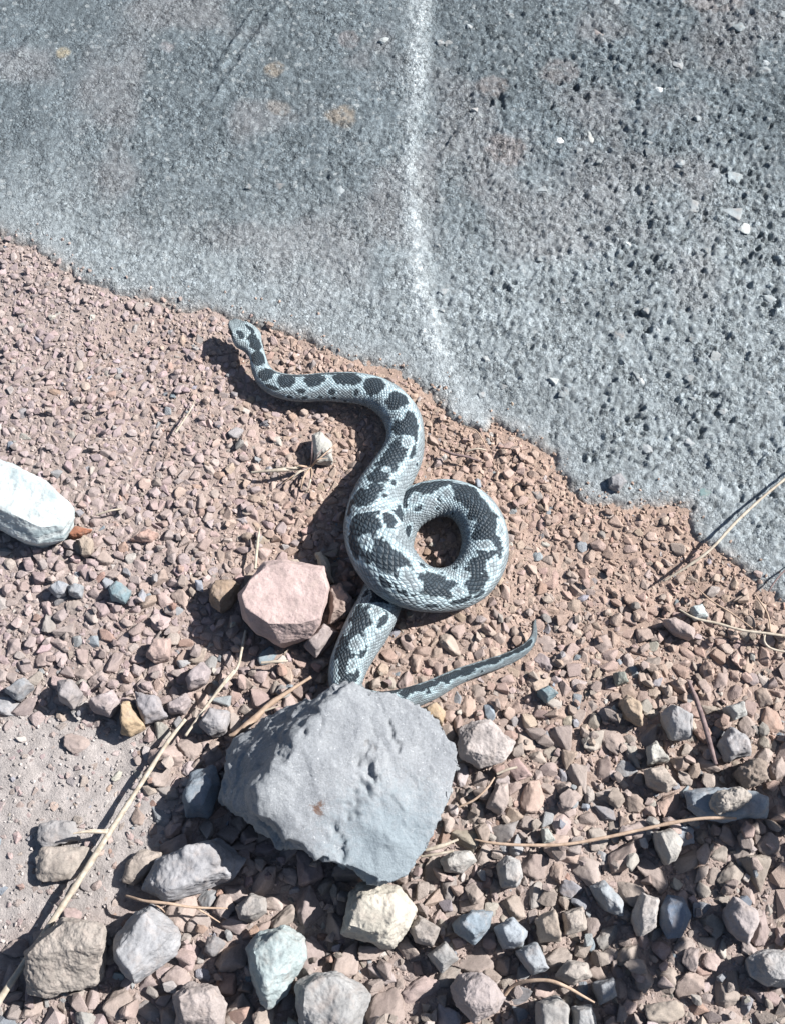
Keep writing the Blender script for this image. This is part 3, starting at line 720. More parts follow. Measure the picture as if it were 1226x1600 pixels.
# ------------------------------------------------------------------ the snake
SP = [  # photo x, y, half width (px), height of the body's middle (mm), flattening
 (362, 500, 5, 21, .5), (365, 504, 10, 21, .55), (371, 511, 14.5, 21, .58), (379, 519, 20.5, 20.5, .58), (388, 530, 22.5, 19.5, .6), (395, 541, 16.5, 18.5, .7), (402, 555, 13, 17, .85),
 (406, 572, 14, 14, .88), (415, 589, 16.5, 11, .88), (433, 600, 19.5, 9.5, .86), (455, 605, 21.5, 9, .84), (478, 606, 22.5, 9.2, .84), (503, 604, 23.5, 9.6, .84), (530, 604, 24.5, 10, .84),
 (560, 606, 25.5, 10.5, .84), (589, 614, 27, 11, .84), (613, 631, 29, 12, .84), (629, 655, 30, 13, .84), (633, 684, 30.5, 13.5, .84), (627, 712, 33, 14, .84), (611, 740, 37, 15.5, .84),
 (594, 772, 42, 18, .82), (584, 808, 46, 24, .8), (586, 840, 48, 30, .78), (600, 872, 48, 33, .76), (627, 901, 45, 31, .76), (663, 919, 38, 24, .8), (703, 920, 36.5, 16.5, .84), (735, 904, 37.5, 15, .84),
 (754, 873, 37.5, 15, .84), (757, 838, 36, 15, .84), (746, 806, 34.5, 15, .84), (722, 784, 32, 15, .84), (690, 777, 31, 15, .84), (657, 785, 31, 15, .82), (631, 806, 30.5, 13, .78),
 (618, 836, 31, 10.5, .66), (613, 870, 32, 9.5, .6), (607, 905, 33, 9.5, .6), (594, 940, 34, 11, .68), (577, 975, 34.5, 14, .82), (557, 1012, 33, 13.5, .84), (543, 1045, 30, 12.5, .84),
 (541, 1074, 26.5, 11, .84), (556, 1093, 23.5, 10, .84), (585, 1101, 21.5, 9, .84), (617, 1098, 19.5, 8.5, .86), (648, 1088, 17.5, 8, .88), (678, 1076, 15.5, 7.2, .9), (708, 1060, 13, 6.5, .9), (741, 1047, 11, 6, .9),
 (774, 1036, 10, 6, .9), (804, 1024, 9, 6.5, .92), (824, 1010, 7.2, 7, .95), (834, 993, 5.2, 7, 1), (834, 978, 3.2, 7, 1), (836, 968, 1.2, 7, 1)]
ctrl = np.array([[*G(x, y, z * MM), w * PX, fl] for x, y, w, z, fl in SP])
# perspective: half widths are read off in the photo, so scale them by distance along the view
dep = np.array([-((q[1] - CAM.y) * -st + (q[2] - CAM.z) * ct) for q in ctrl[:, :3]])
ctrl[:, 3] *= dep / DIST
def catmull(C, n):
    k = len(C); ext = np.vstack([2 * C[0] - C[1], C, 2 * C[-1] - C[-2]])
    L = np.r_[0, np.cumsum(np.linalg.norm(np.diff(C[:, :3], axis=0), axis=1))]
    fine = []
    for i in range(k - 1):
        p0, p1, p2, p3 = ext[i], ext[i + 1], ext[i + 2], ext[i + 3]
        for t in np.linspace(0, 1, 40, endpoint=False)[:, None]:
            fine.append(0.5 * (2 * p1 + (p2 - p0) * t + (2 * p0 - 5 * p1 + 4 * p2 - p3) * t ** 2 + (3 * p1 - p0 - 3 * p2 + p3) * t ** 3)[None])
    fine = np.vstack([q.reshape(1, -1) for q in fine] + [C[-1:]])
    s = np.r_[0, np.cumsum(np.linalg.norm(np.diff(fine[:, :3], axis=0), axis=1))]
    ss = np.linspace(0, s[-1], n)
    return ss, np.stack([np.interp(ss, s, fine[:, j]) for j in range(C.shape[1])], 1)
NS, NR = 1180, 88
S, B = catmull(ctrl, NS)
ker = np.hanning(17); ker /= ker.sum()
for j in range(3):
    padv = np.pad(B[:, j], 8, mode='reflect', reflect_type='odd'); B[:, j] = np.convolve(padv, ker, 'valid')
T = np.gradient(B[:, :3], axis=0); T /= np.linalg.norm(T, axis=1)[:, None]
SIDE = np.cross(T, np.array([0, 0, 1.0])); SIDE /= np.linalg.norm(SIDE, axis=1)[:, None]
UPV = np.cross(SIDE, T)
phi = np.linspace(-math.pi, math.pi, NR, endpoint=False)      # 0 = top, +-pi = belly
w = B[:, 3]; fl = B[:, 4]
# round off the snout: semicircular nose
cs, sn = np.cos(phi), np.sin(phi)
lat = np.sign(sn) * np.abs(sn) ** 0.97
ver = np.where(cs > 0, np.abs(cs) ** 1.18 * 1.0, -np.abs(cs) ** 0.8 * 0.92)
ht = w * fl
V = (B[:, None, :3] + SIDE[:, None, :] * (w[:, None] * lat[None])[..., None] + UPV[:, None, :] * (ht[:, None] * ver[None])[..., None])
# head: flat crown, brow ridges
hl = S / 0.030
headm = (1 - sstep(0.75, 1.05, hl))
brow = np.exp(-((hl[:, None] - 0.36) / 0.14) ** 2) * np.exp(-((np.abs(phi)[None] - 0.95) / 0.28) ** 2)
crown = headm[:, None] * np.exp(-(phi / 0.5) ** 2)[None]
V += UPV[:, None, :] * (brow * 0.0016 - crown * 0.0012)[..., None]
# slight muscle unevenness along the body
mus = (vnoise(S * 38, S * 0 + 3.3, 7) - 0.5) * 0.08 + (vnoise(S * 120, S * 0 + 1.3, 9) - 0.5) * 0.03
V += (V - B[:, None, :3]) * (mus * (1 - headm))[:, None, None]
# skin folds on the inside of the bends
Tp = np.roll(T, -6, 0) - np.roll(T, 6, 0); Tp[:6] = 0; Tp[-6:] = 0
curv = (Tp * SIDE).sum(1) / (12 * (S[1] - S[0]))
inner = np.clip(curv[:, None] * np.sign(sn)[None] * w[:, None] * 1.6, 0, 1) * np.clip(np.abs(sn)[None] - 0.35, 0, 1)
fold = np.abs(np.sin(S * 2 * math.pi / 0.0105 + 1.5 * vnoise(S * 90, S * 0, 12)))
V += (V - B[:, None, :3]) * (inner * (fold[:, None] - 0.6) * 0.07 * (1 - headm)[:, None])[..., None]
VF = V.reshape(-1, 3)
PF = P(VF)
Nrm = (SIDE[:, None, :] * lat[None, :, None] * ht[:, None, None] + UPV[:, None, :] * ver[None, :, None] * w[:, None, None]).reshape(-1, 3)
front = (Nrm * (np.array(CAM) - VF)).sum(1) > 0
SS = np.repeat(S, NR); PH = np.tile(phi, NS); WW = np.repeat(w, NR)
def A(X_, Y_): return 330 + X_ / 3.503, 480 + Y_ / 3.503
def Bc(X_, Y_): return 500 + X_ / 3.4056, 560 + Y_ / 3.4056
def Cc(X_, Y_): return 480 + X_ / 3.065, 880 + Y_ / 3.065
DARK = []   # photo x, y, half length along body px, half length round the body px, smax/smin in metres
def mk(fn, sc, lst, s0=0, s1=9):
    for X_, Y_, la, lr in lst: DARK.append((*fn(X_, Y_), la / sc, lr / sc, s0, s1))
mk(A, 3.503, [(108, 140, 40, 10), (160, 150, 36, 19), (218, 118, 36, 13), (232, 178, 44, 30), (250, 205, 34, 34), (258, 282, 44, 42), (308, 360, 46, 42), (412, 400, 58, 40), (565, 392, 64, 42), (745, 390, 82, 42),
              (893, 424, 62, 58), (1016, 508, 62, 64), (1092, 635, 84, 46), (1030, 655, 60, 50), (1010, 790, 110, 52), (960, 860, 60, 60), (915, 925, 62, 62), (900, 985, 40, 45), (835, 1040, 66, 82), (770, 1090, 50, 40),
              (495, 460, 25, 13), (660, 460, 22, 20), (795, 465, 18, 22), (430, 492, 20, 13), (510, 495, 16, 13), (595, 493, 19, 13), (672, 497, 18, 12), (735, 512, 16, 8), (335, 437, 38, 12), (560, 370, 300, 12),
              (1105, 790, 48, 15), (995, 960, 28, 17), (945, 1030, 20, 14), (1122, 860, 14, 9), (1120, 720, 20, 10)])
mk(Bc, 3.4056, [(235, 888, 78, 80), (180, 980, 60, 40), (330, 1040, 70, 60), (410, 1095, 82, 60), (230, 1040, 44, 24), (600, 1200, 95, 62), (680, 1225, 70, 46), (560, 1175, 60, 34), (838, 1135, 95, 66), (820, 1190, 60, 50), (905, 1005, 92, 62), (900, 885, 84, 70), (850, 800, 70, 58),
                (770, 710, 80, 62), (800, 760, 50, 44), (650, 668, 120, 34), (540, 690, 90, 42), (450, 740, 70, 48), (425, 825, 70, 66), (370, 860, 60, 40),
                (645, 750, 30, 15), (525, 795, 27, 17), (795, 842, 38, 22), (832, 825, 22, 17), (465, 920, 42, 18), (625, 800, 16, 11), (700, 825, 14, 13), (840, 940, 44, 34),
                (305, 820, 18, 15), (440, 1240, 48, 24), (350, 1190, 30, 20), (745, 1292, 58, 18), (840, 1260, 30, 12), (715, 1112, 30, 12), (650, 1146, 20, 8), (545, 1100, 34, 11), (600, 1320, 40, 10)])
mk(Cc, 3.065, [(255, 260, 100, 50), (200, 400, 110, 58), (200, 530, 60, 48), (330, 165, 60, 60), (290, 190, 60, 40), (365, 265, 40, 24), (267, 425, 34, 17)])
mk(Cc, 3.065, [(400, 610, 70, 28), (490, 608, 55, 32), (575, 592, 55, 30), (645, 560, 48, 25), (700, 532, 46, 17), (760, 512, 46, 22), (830, 484, 42, 13), (890, 464, 42, 17), (950, 440, 38, 11), (1010, 416, 38, 12), (1055, 388, 28, 11), (765, 560, 9, 6), (835, 520, 9, 5)], 0.55)
ring = (PH / (2 * math.pi)) * 30 + (fbm(SS * 160, PH * 4, 37, 3) - .5) * 0.9
dsr = 0.0046 * np.clip(w / w.max(), 0.35, 1) ** 0.7
row = np.repeat(np.cumsum(np.r_[0, np.diff(S)] / dsr), NR) + (fbm(SS * 160, PH * 4, 39, 3) - .5) * 0.9
cell = hash2(np.floor(row + ring), np.floor(row - ring), 77)
dk = np.full(len(VF), -9.0)
wob = (fbm(SS * 330, PH * WW * 330, 31, 3, 0.6) - 0.5)
idx_front = np.where(front)[0]
smax = S[-1]
for x, y, la, lr, s0, s1 in DARK:
    cand = idx_front[(SS[idx_front] >= s0) & (SS[idx_front] <= s1)]
    cost = np.hypot(PF[cand, 0] - x, PF[cand, 1] - y) - VF[cand, 2] * 120
    k = cand[np.argmin(cost)]
    ds = (SS - SS[k]) / (la * PX)
    dph = PH - PH[k]; dph = (dph + math.pi) % (2 * math.pi) - math.pi
    dr = dph * WW * 0.92 / (lr * PX)
    dk = np.maximum(dk, 1 - np.hypot(ds, dr) + wob * 0.42)
LIGHT = []
wob2 = fbm(SS * 130, PH * WW * 130, 57, 3, 0.6) - 0.5
for fn, k_, lst in ((A, 3.503, [(858, 905, 30, 22), (1030, 590, 34, 14), (1075, 545, 20, 24), (1075, 740, 40, 24), (960, 890, 26, 26)]),
                    (Bc, 3.4056, [(672, 715, 44, 42), (505, 752, 34, 34), (395, 785, 30, 18), (865, 1000, 30, 48), (962, 915, 44, 26), (925, 1105, 52, 40), (735, 1235, 50, 40), (450, 1165, 40, 60), (500, 1215, 34, 40), (425, 905, 44, 26), (760, 1160, 44, 26), (250, 975, 34, 26), (175, 815, 40, 20), (255, 800, 16, 50), (590, 1285, 60, 14), (900, 745, 44, 16), (740, 660, 30, 12), (540, 655, 40, 10)]),
                    (Cc, 3.065, [(240, 390, 34, 30), (215, 490, 40, 26), (140, 500, 50, 16), (195, 320, 34, 14), (330, 230, 50, 30), (515, 645, 40, 22), (630, 600, 36, 16), (285, 175, 40, 16), (720, 570, 50, 12)])):
    for X_, Y_, la, lr in lst: LIGHT.append((*fn(X_, Y_), la / k_, lr / k_))
lt = np.full(len(VF), -9.0)
for x, y, la, lr in LIGHT:
    cost = np.hypot(PF[idx_front, 0] - x, PF[idx_front, 1] - y) - VF[idx_front, 2] * 120
    k = idx_front[np.argmin(cost)]
    dph = (PH - PH[k] + math.pi) % (2 * math.pi) - math.pi
    lt = np.maximum(lt, 1 - np.hypot((SS - SS[k]) / (la * PX), dph * WW * 0.92 / (lr * PX)) - wob * 0.7 - wob2 * 1.3)
dk = np.where(lt > -0.3, np.minimum(dk, -lt), dk) + (cell - 0.5) * 0.26
m = sstep(-0.05, 0.06, dk)[:, None]
halo = (sstep(-0.8, -0.05, dk) * 0.9)[:, None]
belly = sstep(1.5, 2.3, np.abs(PH))[:, None]
light0 = np.array([0.205, 0.24, 0.256]); light1 = np.array([0.395, 0.50, 0.535])
LC = light0 * (1 - halo) + light1 * halo
LC = LC * (0.8 + 0.4 * fbm(SS * 500, PH * WW * 500, 33, 3, 0.7))[:, None]
LC = LC * (1 - belly * 0.5) + belly * 0.5 * np.array([0.40, 0.37, 0.36])
hm_ = np.repeat(headm, NR)[:, None]
LC = LC * (1 - hm_ * .6) + hm_ * .6 * np.array([0.32, 0.38, 0.395])
DC = np.array([0.023, 0.033, 0.042]) * (0.7 + 0.9 * fbm(SS * 420, PH * WW * 420, 35, 3, 0.7))[:, None]
SC = (LC * (1 - m) + DC * m) * (0.78 + 0.44 * hash2(np.floor(row + ring), np.floor(row - ring), 78))[:, None]
ii = np.arange(NS - 1)[:, None] * NR; jj = np.arange(NR)[None]; jn = (jj + 1) % NR
f = np.stack([(ii + jj), (ii + jn), (ii + NR + jn), (ii + NR + jj)], -1).reshape(-1, 4)
t = NT('snake_skin')
cA = t.n('ShaderNodeAttribute', attribute_name='Col').outputs['Color']
ua = t.n('ShaderNodeAttribute', attribute_name='row').outputs['Fac']
va = t.n('ShaderNodeAttribute', attribute_name='ring').outputs['Fac']
p1 = t.math('ABSOLUTE', t.math('SINE', t.math('MULTIPLY', t.math('ADD', ua, va), math.pi)))
p2 = t.math('ABSOLUTE', t.math('SINE', t.math('MULTIPLY', t.math('SUBTRACT', ua, va), math.pi)))
sc_ = t.math('POWER', t.math('MULTIPLY', p1, p2), 0.55)
keel = t.math('POWER', t.math('ABSOLUTE', t.math('COSINE', t.math('MULTIPLY', va, 2 * math.pi))), 8.0)
hgt = t.math('ADD', sc_, t.math('MULTIPLY', t.math('MULTIPLY', keel, sc_), 0.5))
cc2 = t.mix(1.0, cA, t.ramp(sc_, [(0.1, 0.55), (0.6, 1.1)]), 'MULTIPLY')
cc2 = t.mix(t.math('MULTIPLY', t.math('MULTIPLY', keel, sc_), 0.07), cc2, (0.40, 0.45, 0.47))
nb = t.bump(hgt, 0.8, 0.0006)
t.b.inputs['Specular IOR Level'].default_value = 0.25
M_SNAKE = t.done(cc2, 0.55, nb)
me = np_mesh('body', VF, f, SC, M_SNAKE)
# close nose and tail tip
bm = bmesh.new(); bm.from_mesh(me)
bm.verts.ensure_lookup_table()
bm.faces.new([bm.verts[i] for i in range(NR)][::-1]); bm.faces.new([bm.verts[(NS - 1) * NR + i] for i in range(NR)])
bmesh.ops.recalc_face_normals(bm, faces=bm.faces)
for q in bm.faces: q.smooth = True
bm.to_mesh(me); bm.free()
for nm, arr in (('row', row), ('ring', ring)):
    at = me.attributes.new(nm, 'FLOAT', 'POINT'); at.data.foreach_set('value', arr.astype(np.float32))
snake = bpy.data.objects.new('snake', None); col.objects.link(snake)
base = G(600, 880); snake.location = (base.x, base.y, 0)
tag(snake, 'grey viper with dark dorsal blotches, coiled in a loop on the gravel', 'snake')
body = link('body', me, snake); body.matrix_parent_inverse = Matrix.Translation(-snake.location)
t = NT('snake_eye'); t.b.inputs['Roughness'].default_value = 0.12
t.b.inputs['Base Color'].default_value = (0.02, 0.02, 0.02, 1)
ev, ef = ICO[3]
for sgn in (-1, 1):
    k = int(np.argmin(np.abs(S - 0.0105)))
    p = B[k, :3] + SIDE[k] * w[k] * 0.86 * sgn + UPV[k] * ht[k] * 0.5
    eo = link('eye', np_mesh('eye', ev * 0.0017 + p, ef, None, t.m), snake); eo.matrix_parent_inverse = Matrix.Translation(-snake.location)

# ------------------------------------------------------------------ gravel packing
RS = 0.0008
OX0, OY0 = -0.42, -0.50
nxo, nyo = int(0.84 / RS), int(0.90 / RS)
occ = np.zeros((nyo, nxo), np.uint8)
top_h = np.full((nyo, nxo), -1.0, np.float32)
ox = OX0 + (np.arange(nxo) + .5) * RS; oy = OY0 + (np.arange(nyo) + .5) * RS
OX, OY = np.meshgrid(ox, oy)
soilz = soil_h(OX, OY).astype(np.float32)
bare = bare_mask(OX, OY).astype(np.float32)
ed = edge_noisy(OX, OY).astype(np.float32)
occ[ed > -0.001] = 1
# under the snake only flat, low stones
low = np.zeros((nyo, nxo), bool)
for k in range(0, NS, 4):
    if B[k, 2] - ht[k] > 0.007: continue
    r = w[k] * 0.95; x, y = B[k, 0], B[k, 1]
    i0, i1 = int((x - r - OX0) / RS), int((x + r - OX0) / RS) + 1; j0, j1 = int((y - r - OY0) / RS), int((y + r - OY0) / RS) + 1
    sub = np.hypot(OX[j0:j1, i0:i1] - x, OY[j0:j1, i0:i1] - y) < r
    low[j0:j1, i0:i1] |= sub
for poly in occ_polys:
    px_ = np.array([q.x for q in poly]); py_ = np.array([q.y for q in poly])
    i0, i1 = max(0, int((px_.min() - OX0) / RS)), min(nxo, int((px_.max() - OX0) / RS) + 2)
    j0, j1 = max(0, int((py_.min() - OY0) / RS)), min(nyo, int((py_.max() - OY0) / RS) + 2)
    if i1 <= i0 or j1 <= j0: continue
    xx, yy = OX[j0:j1, i0:i1], OY[j0:j1, i0:i1]
    ins = np.zeros(xx.shape, bool)
    for a_ in range(len(poly)):
        b_ = a_ - 1
        cnd = ((py_[a_] > yy) != (py_[b_] > yy)) & (xx < (px_[b_] - px_[a_]) * (yy - py_[a_]) / (py_[b_] - py_[a_] + 1e-12) + px_[a_])
        ins ^= cnd
    occ[j0:j1, i0:i1][ins] = 2
peb = []     # x, y, z, a, b, c, yaw, tiltx, tilty, shape
def coarse(x, y):
    """0 fine .. 1 coarse"""
    px_, py_ = P([(x, y, 0)])[0]
    c = np.interp(py_, [400, 650, 800, 950, 1100, 1300, 1600], [0.02, 0.11, 0.24, 0.40, 0.54, 0.78, 1.0])
    c *= 1.0 - 0.25 * (600 < px_ < 1226) * (650 < py_ < 1000)
    return c
def foot(x, y, a_, b_, yaw):
    r = max(a_, b_)
    i0, i1 = int((x - r - OX0) / RS), int((x + r - OX0) / RS) + 1
    j0, j1 = int((y - r - OY0) / RS), int((y + r - OY0) / RS) + 1
    if i0 < 0 or j0 < 0 or i1 > nxo or j1 > nyo: return None
    dx = OX[j0:j1, i0:i1] - x; dy = OY[j0:j1, i0:i1] - y
    cy_, sy_ = math.cos(yaw), math.sin(yaw)
    q = ((dx * cy_ + dy * sy_) / a_) ** 2 + ((-dx * sy_ + dy * cy_) / b_) ** 2
    return j0, j1, i0, i1, q
R = random.Random(5)
levels = [(11.0, 1100, .82), (9.0, 2200, .66), (7.4, 3800, .52), (6.0, 7000, .38), (4.9, 13000, .25), (4.0, 22000, .12), (3.2, 32000, 0.0), (2.6, 42000, -.2), (2.05, 52000, -.4), (1.6, 60000, -.6)]
for rad, ncand, cmin in levels:
    for k in range(ncand):
        x = R.uniform(-0.41, 0.41); y = R.uniform(-0.49, 0.30)
        i = int((x - OX0) / RS); j = int((y - OY0) / RS)
        if occ[j, i]: continue
        if bare[j, i] > 0.3 and R.random() < bare[j, i] * (1.0 if rad > 3.4 else 0.93): continue
        if ed[j, i] > -0.006 and rad > 4: continue
        if cmin > -0.1:
            cq = coarse(x, y)
            if cq + R.uniform(-0.22, 0.12) < cmin: continue
        r = rad * MM * R.uniform(0.78, 1.2)
        a_ = r * R.uniform(1.0, 1.35); b_ = r * R.uniform(0.68, 1.0); c_ = r * R.uniform(0.45, 0.8)
        yaw = R.uniform(0, math.pi)
        ft = foot(x, y, a_ * 0.95, b_ * 0.95, yaw)
        if ft is None: continue
        j0, j1, i0, i1, q = ft
        ins = q < 1
        n_in = ins.sum()
        if n_in == 0 or (occ[j0:j1, i0:i1][ins] > 0).sum() > n_in * (0.14 if rad > 3 else 0.3): continue
        lowf = low[j0:j1, i0:i1][ins].mean()
        if lowf > 0.1 and rad > 4.0: continue
        sz = float(soilz[j, i])
        tx, ty = R.gauss(0, 0.22), R.gauss(0, 0.22)
        if lowf > 0.05:
            z = min(sz, 0.0) - c_ * 0.55; tx = ty = 0.0
        else:
            z = sz + c_ * R.uniform(0.02, 0.5) - 0.001
        occ[j0:j1, i0:i1][ins] = 1
        th = (z + c_ * np.sqrt(np.clip(1 - q, 0, 1))).astype(np.float32)
        sub = top_h[j0:j1, i0:i1]; sub[ins] = np.maximum(sub[ins], th[ins])
        peb.append((x, y, z, a_, b_, c_, yaw, tx, ty, R.randrange(NB)))
# loose ones lying on top
base_h = np.where(top_h > -0.5, top_h, soilz)
base_h[occ == 2] = 9
for k in range(2600):
    x = R.uniform(-0.40, 0.40); y = R.uniform(-0.48, 0.26)
    i = int((x - OX0) / RS); j = int((y - OY0) / RS)
    if ed[j, i] > -0.004 or R.random() < bare[j, i] * 1.1 or low[j, i]: continue
    cq = coarse(x, y)
    r = MM * R.uniform(2.2, 3.2 + 5.5 * cq * R.random())
    a_ = r * R.uniform(1, 1.35); b_ = r * R.uniform(.7, 1.0); c_ = r * R.uniform(.5, .8); yaw = R.uniform(0, 3.14)
    ft = foot(x, y, a_, b_, yaw)
    if ft is None: continue
    j0, j1, i0, i1, q = ft; ins = q < 1
    if not ins.any() or low[j0:j1, i0:i1][ins].any(): continue
    hb = base_h[j0:j1, i0:i1][ins]
    if hb.max() > 1: continue
    z = float(np.percentile(hb, 70)) + c_ * 0.45
    base_h[j0:j1, i0:i1][ins] = np.maximum(hb, (z + c_ * np.sqrt(np.clip(1 - q[ins], 0, 1))))
    peb.append((x, y, z, a_, b_, c_, yaw, R.gauss(0, .3), R.gauss(0, .3), R.randrange(NB)))
for k in range(2600):
    x = R.uniform(-0.36, 0.36); y = R.uniform(-0.12, 0.30)
    i = int((x - OX0) / RS); j = int((y - OY0) / RS); d_ = ed[j, i]
    if d_ < -0.004 or R.random() > math.exp(-max(d_, 0) / 0.004) * 0.8: continue
    r = MM * R.uniform(1.2, 3.0)
    peb.append((x, y, conc_z(x, y) + r * 0.3, r * 1.2, r * .9, r * .65, R.uniform(0, 3), R.gauss(0, .2), R.gauss(0, .2), R.randrange(NB)))
peb = np.array(peb)

def pebble_colors(x, y, n, r):
    warm = np.array([0.41, 0.305, 0.252]); pinkc = np.array([0.385, 0.313, 0.300]); tanc = np.array([0.345, 0.288, 0.258])
    left = sstep(0.02, -0.24, x + r.normal(0, .07, n)); lowr = sstep(0.0, -0.28, y + r.normal(0, .07, n))
    c = warm * (1 - left[:, None]) + pinkc * left[:, None]
    lw = (lowr * (1 - 0.4 * left))[:, None]
    c = c * (1 - lw) + tanc * lw
    u = r.random(n)[:, None]
    odd = r.random(n)
    kinds = np.array([GREY, BLUEG, LILAC, (0.44, 0.42, 0.38), (0.36, 0.24, 0.19), (0.30, 0.28, 0.26)])
    pick = kinds[r.integers(0, len(kinds), n)]
    of = (odd < 0.05 + 0.17 * lowr)[:, None] * (0.55 + 0.4 * r.random((n, 1)))
    c = c * (1 - of) + pick * of
    return c * (0.74 + 0.28 * u) * (1 + r.normal(0, 0.02, (n, 3)))
pcol = np.clip(pebble_colors(peb[:, 0], peb[:, 1], len(peb), rng), 0.03, 0.8)
def rotm(yaw, tx, ty):
    cz, sz = np.cos(yaw), np.sin(yaw); cx_, sx_ = np.cos(tx), np.sin(tx); cy_, sy_ = np.cos(ty), np.sin(ty)
    n = len(yaw); Z0 = np.zeros(n); O = np.ones(n)
    Rz = np.array([[cz, -sz, Z0], [sz, cz, Z0], [Z0, Z0, O]]).transpose(2, 0, 1)
    Rx = np.array([[O, Z0, Z0], [Z0, cx_, -sx_], [Z0, sx_, cx_]]).transpose(2, 0, 1)
    Ry = np.array([[cy_, Z0, sy_], [Z0, O, Z0], [-sy_, Z0, cy_]]).transpose(2, 0, 1)
    return Ry @ Rx @ Rz
# the 228 largest in the frame become stones of their own
pp = P(peb[:, :3])
inv = (pp[:, 0] > 5) & (pp[:, 0] < 1221) & (pp[:, 1] < 1595)
size = peb[:, 3] * peb[:, 4] * np.where(inv, 1, 0)
N_IND = 226
order = np.argsort(-size)
single = order[:N_IND]
rest_mask = np.ones(len(peb), bool); rest_mask[single] = False
LANDMARK = []
import re
for so in stones:
    LANDMARK.append((so.location.x, so.location.y, re.split(r',| (?:with|lying|left|right|wedged|below|behind|under|among|in|next|touching|at|beside|near|crossed|casting|just|by|leaning|between|above|half|shaded|crossing|resting)\b', so['label'])[0]))
for x, y, nm in ((530, 1225, 'large grey angular rock'), (640, 900, 'coil of the snake'), (480, 640, 'snake neck'), (760, 1060, 'snake tail tip'), (200, 1260, 'thick pale straw'), (950, 1310, 'long thin curved stem'), (870, 1180, 'long thin curved stem')):
    q = G(x, y); LANDMARK.append((q.x, q.y, nm))
hi_me = []
for k in range(NB):
    hi_me.append(np_mesh('pebble', ROCK_HI[k][0], ROCK_HI[k][1], None, M_PEBBLE))
RM = rotm(peb[:, 6], peb[:, 7], peb[:, 8])
def color_word(c):
    lum = c.mean()
    if c[0] / c[2] < 1.10: return 'bluish-grey' if c[2] >= c[0] else 'grey'
    if c[0] / c[2] > 1.5: return 'orange-tan'
    return 'pale beige' if lum > 0.385 else 'pinkish-tan'
for i in single:
    o = link('pebble', hi_me[int(peb[i, 9])])
    o.matrix_world = Matrix.Translation(peb[i, :3]) @ Matrix(RM[i].tolist()).to_4x4() @ Matrix.Diagonal((*peb[i, 3:6], 1))
    o.color = (*pcol[i], 1)
    wd = color_word(pcol[i])
    asp = peb[i, 3] / peb[i, 4]; th = peb[i, 5] / peb[i, 4]
    shp = 'elongated' if asp > 1.62 else ('chunky' if th > 0.82 else ('flat' if th < 0.62 else 'blunt'))
    mark = min(LANDMARK, key=lambda q: (q[0] - peb[i, 0]) ** 2 + (q[1] - peb[i, 1]) ** 2)[2]
    tag(o, '%s %s pebble close to the %s' % (shp, wd, mark), 'pebble', '%s pebbles in the gravel' % wd) if mark else tag(o, 'loose %s pebble bedded in the coarse gravel' % wd, 'pebble', '%s pebbles in the gravel' % wd)
def scatter(name, sel, shapes, mat, smooth=True):
    Vs, Fs, Cs, n0 = [], [], [], 0
    for k in range(NB):
        ids = sel[(peb[sel, 9].astype(int) == k)]
        if len(ids) == 0: continue
        bv, bf = shapes[k]
        L = bv[None] * peb[ids, 3:6][:, None, :]
        W = np.einsum('nij,nvj->nvi', RM[ids], L) + peb[ids, None, :3]
        Vs.append(W.reshape(-1, 3)); Fs.append((bf[None] + (np.arange(len(ids)) * len(bv))[:, None, None] + n0).reshape(-1, 3))
        Cs.append(np.repeat(pcol[ids], len(bv), 0)); n0 += len(ids) * len(bv)
    return link(name, np_mesh(name, np.vstack(Vs), np.vstack(Fs), np.vstack(Cs), mat, smooth))
rest = np.where(rest_mask)[0]
big = rest[(peb[rest, 3] > 0.0036) & inv[rest]]
sml = np.setdiff1d(rest, big)
big = big[np.argsort(-peb[big, 3])]
if len(big) > 5200: sml = np.r_[sml, big[5200:]]; big = big[:5200]
tag(scatter('gravel', big, ROCK_MID, M_GRAVEL, False), 'bed of mixed pinkish-tan angular gravel around the snake', 'gravel', kind='stuff')
tag(scatter('fine_gravel', sml, ROCK_LO, M_GRAVEL, False), 'fine pinkish-tan gravel filling the bed up to the concrete edge', 'gravel', kind='stuff')
# grit: grains of one or two millimetres over soil, dirt patch and the concrete's edge
NG = 30000
gx_ = rng.uniform(-0.36, 0.36, NG * 2); gy_ = rng.uniform(-0.46, 0.28, NG * 2)
ii_ = ((gx_ - OX0) / RS).astype(int); jj_ = ((gy_ - OY0) / RS).astype(int)
dd_ = ed[jj_, ii_]
keep = (dd_ < 0) | ((dd_ < 0.03) & (rng.random(NG * 2) < 0.5 * np.exp(-dd_ / 0.007)))
keep &= (occ[jj_, ii_] != 2) & ((bare[jj_, ii_] < 0.5) | (gx_ > -0.1) | (gy_ > 0.05) | (rng.random(NG * 2) < 0.3))
keep &= (bare[jj_, ii_] > 0.3) | (rng.random(NG * 2) < 0.6) | (dd_ > -0.03)
gx_, gy_, ii_, jj_, dd_ = [q[keep][:NG] for q in (gx_, gy_, ii_, jj_, dd_)]
n = len(gx_)
cz_i = np.clip(((gx_ - cx[0]) / CS).astype(int), 0, nxc - 1); cz_j = np.clip(((gy_ - cy[0]) / CS).astype(int), 0, nyc - 1)
gz_ = np.where(dd_ > -0.006, np.maximum(Zc[cz_j, cz_i], soilz[jj_, ii_]), soilz[jj_, ii_])
gr = rng.uniform(0.45, 1.0, n) ** 1.6 * 0.0017
gz_ = gz_ + gr * 0.3
bv, bf = ICO[1][0], ICO[1][1]
oc = bmesh.new(); bmesh.ops.create_icosphere(oc, subdivisions=1, radius=1.0); oc.free()
OV = np.array([[1, 0, 0], [-1, 0, 0], [0, 1, 0], [0, -1, 0], [0, 0, 1], [0, 0, -1], [.6, .6, .5], [-.6, .6, -.5]]) * 1.0
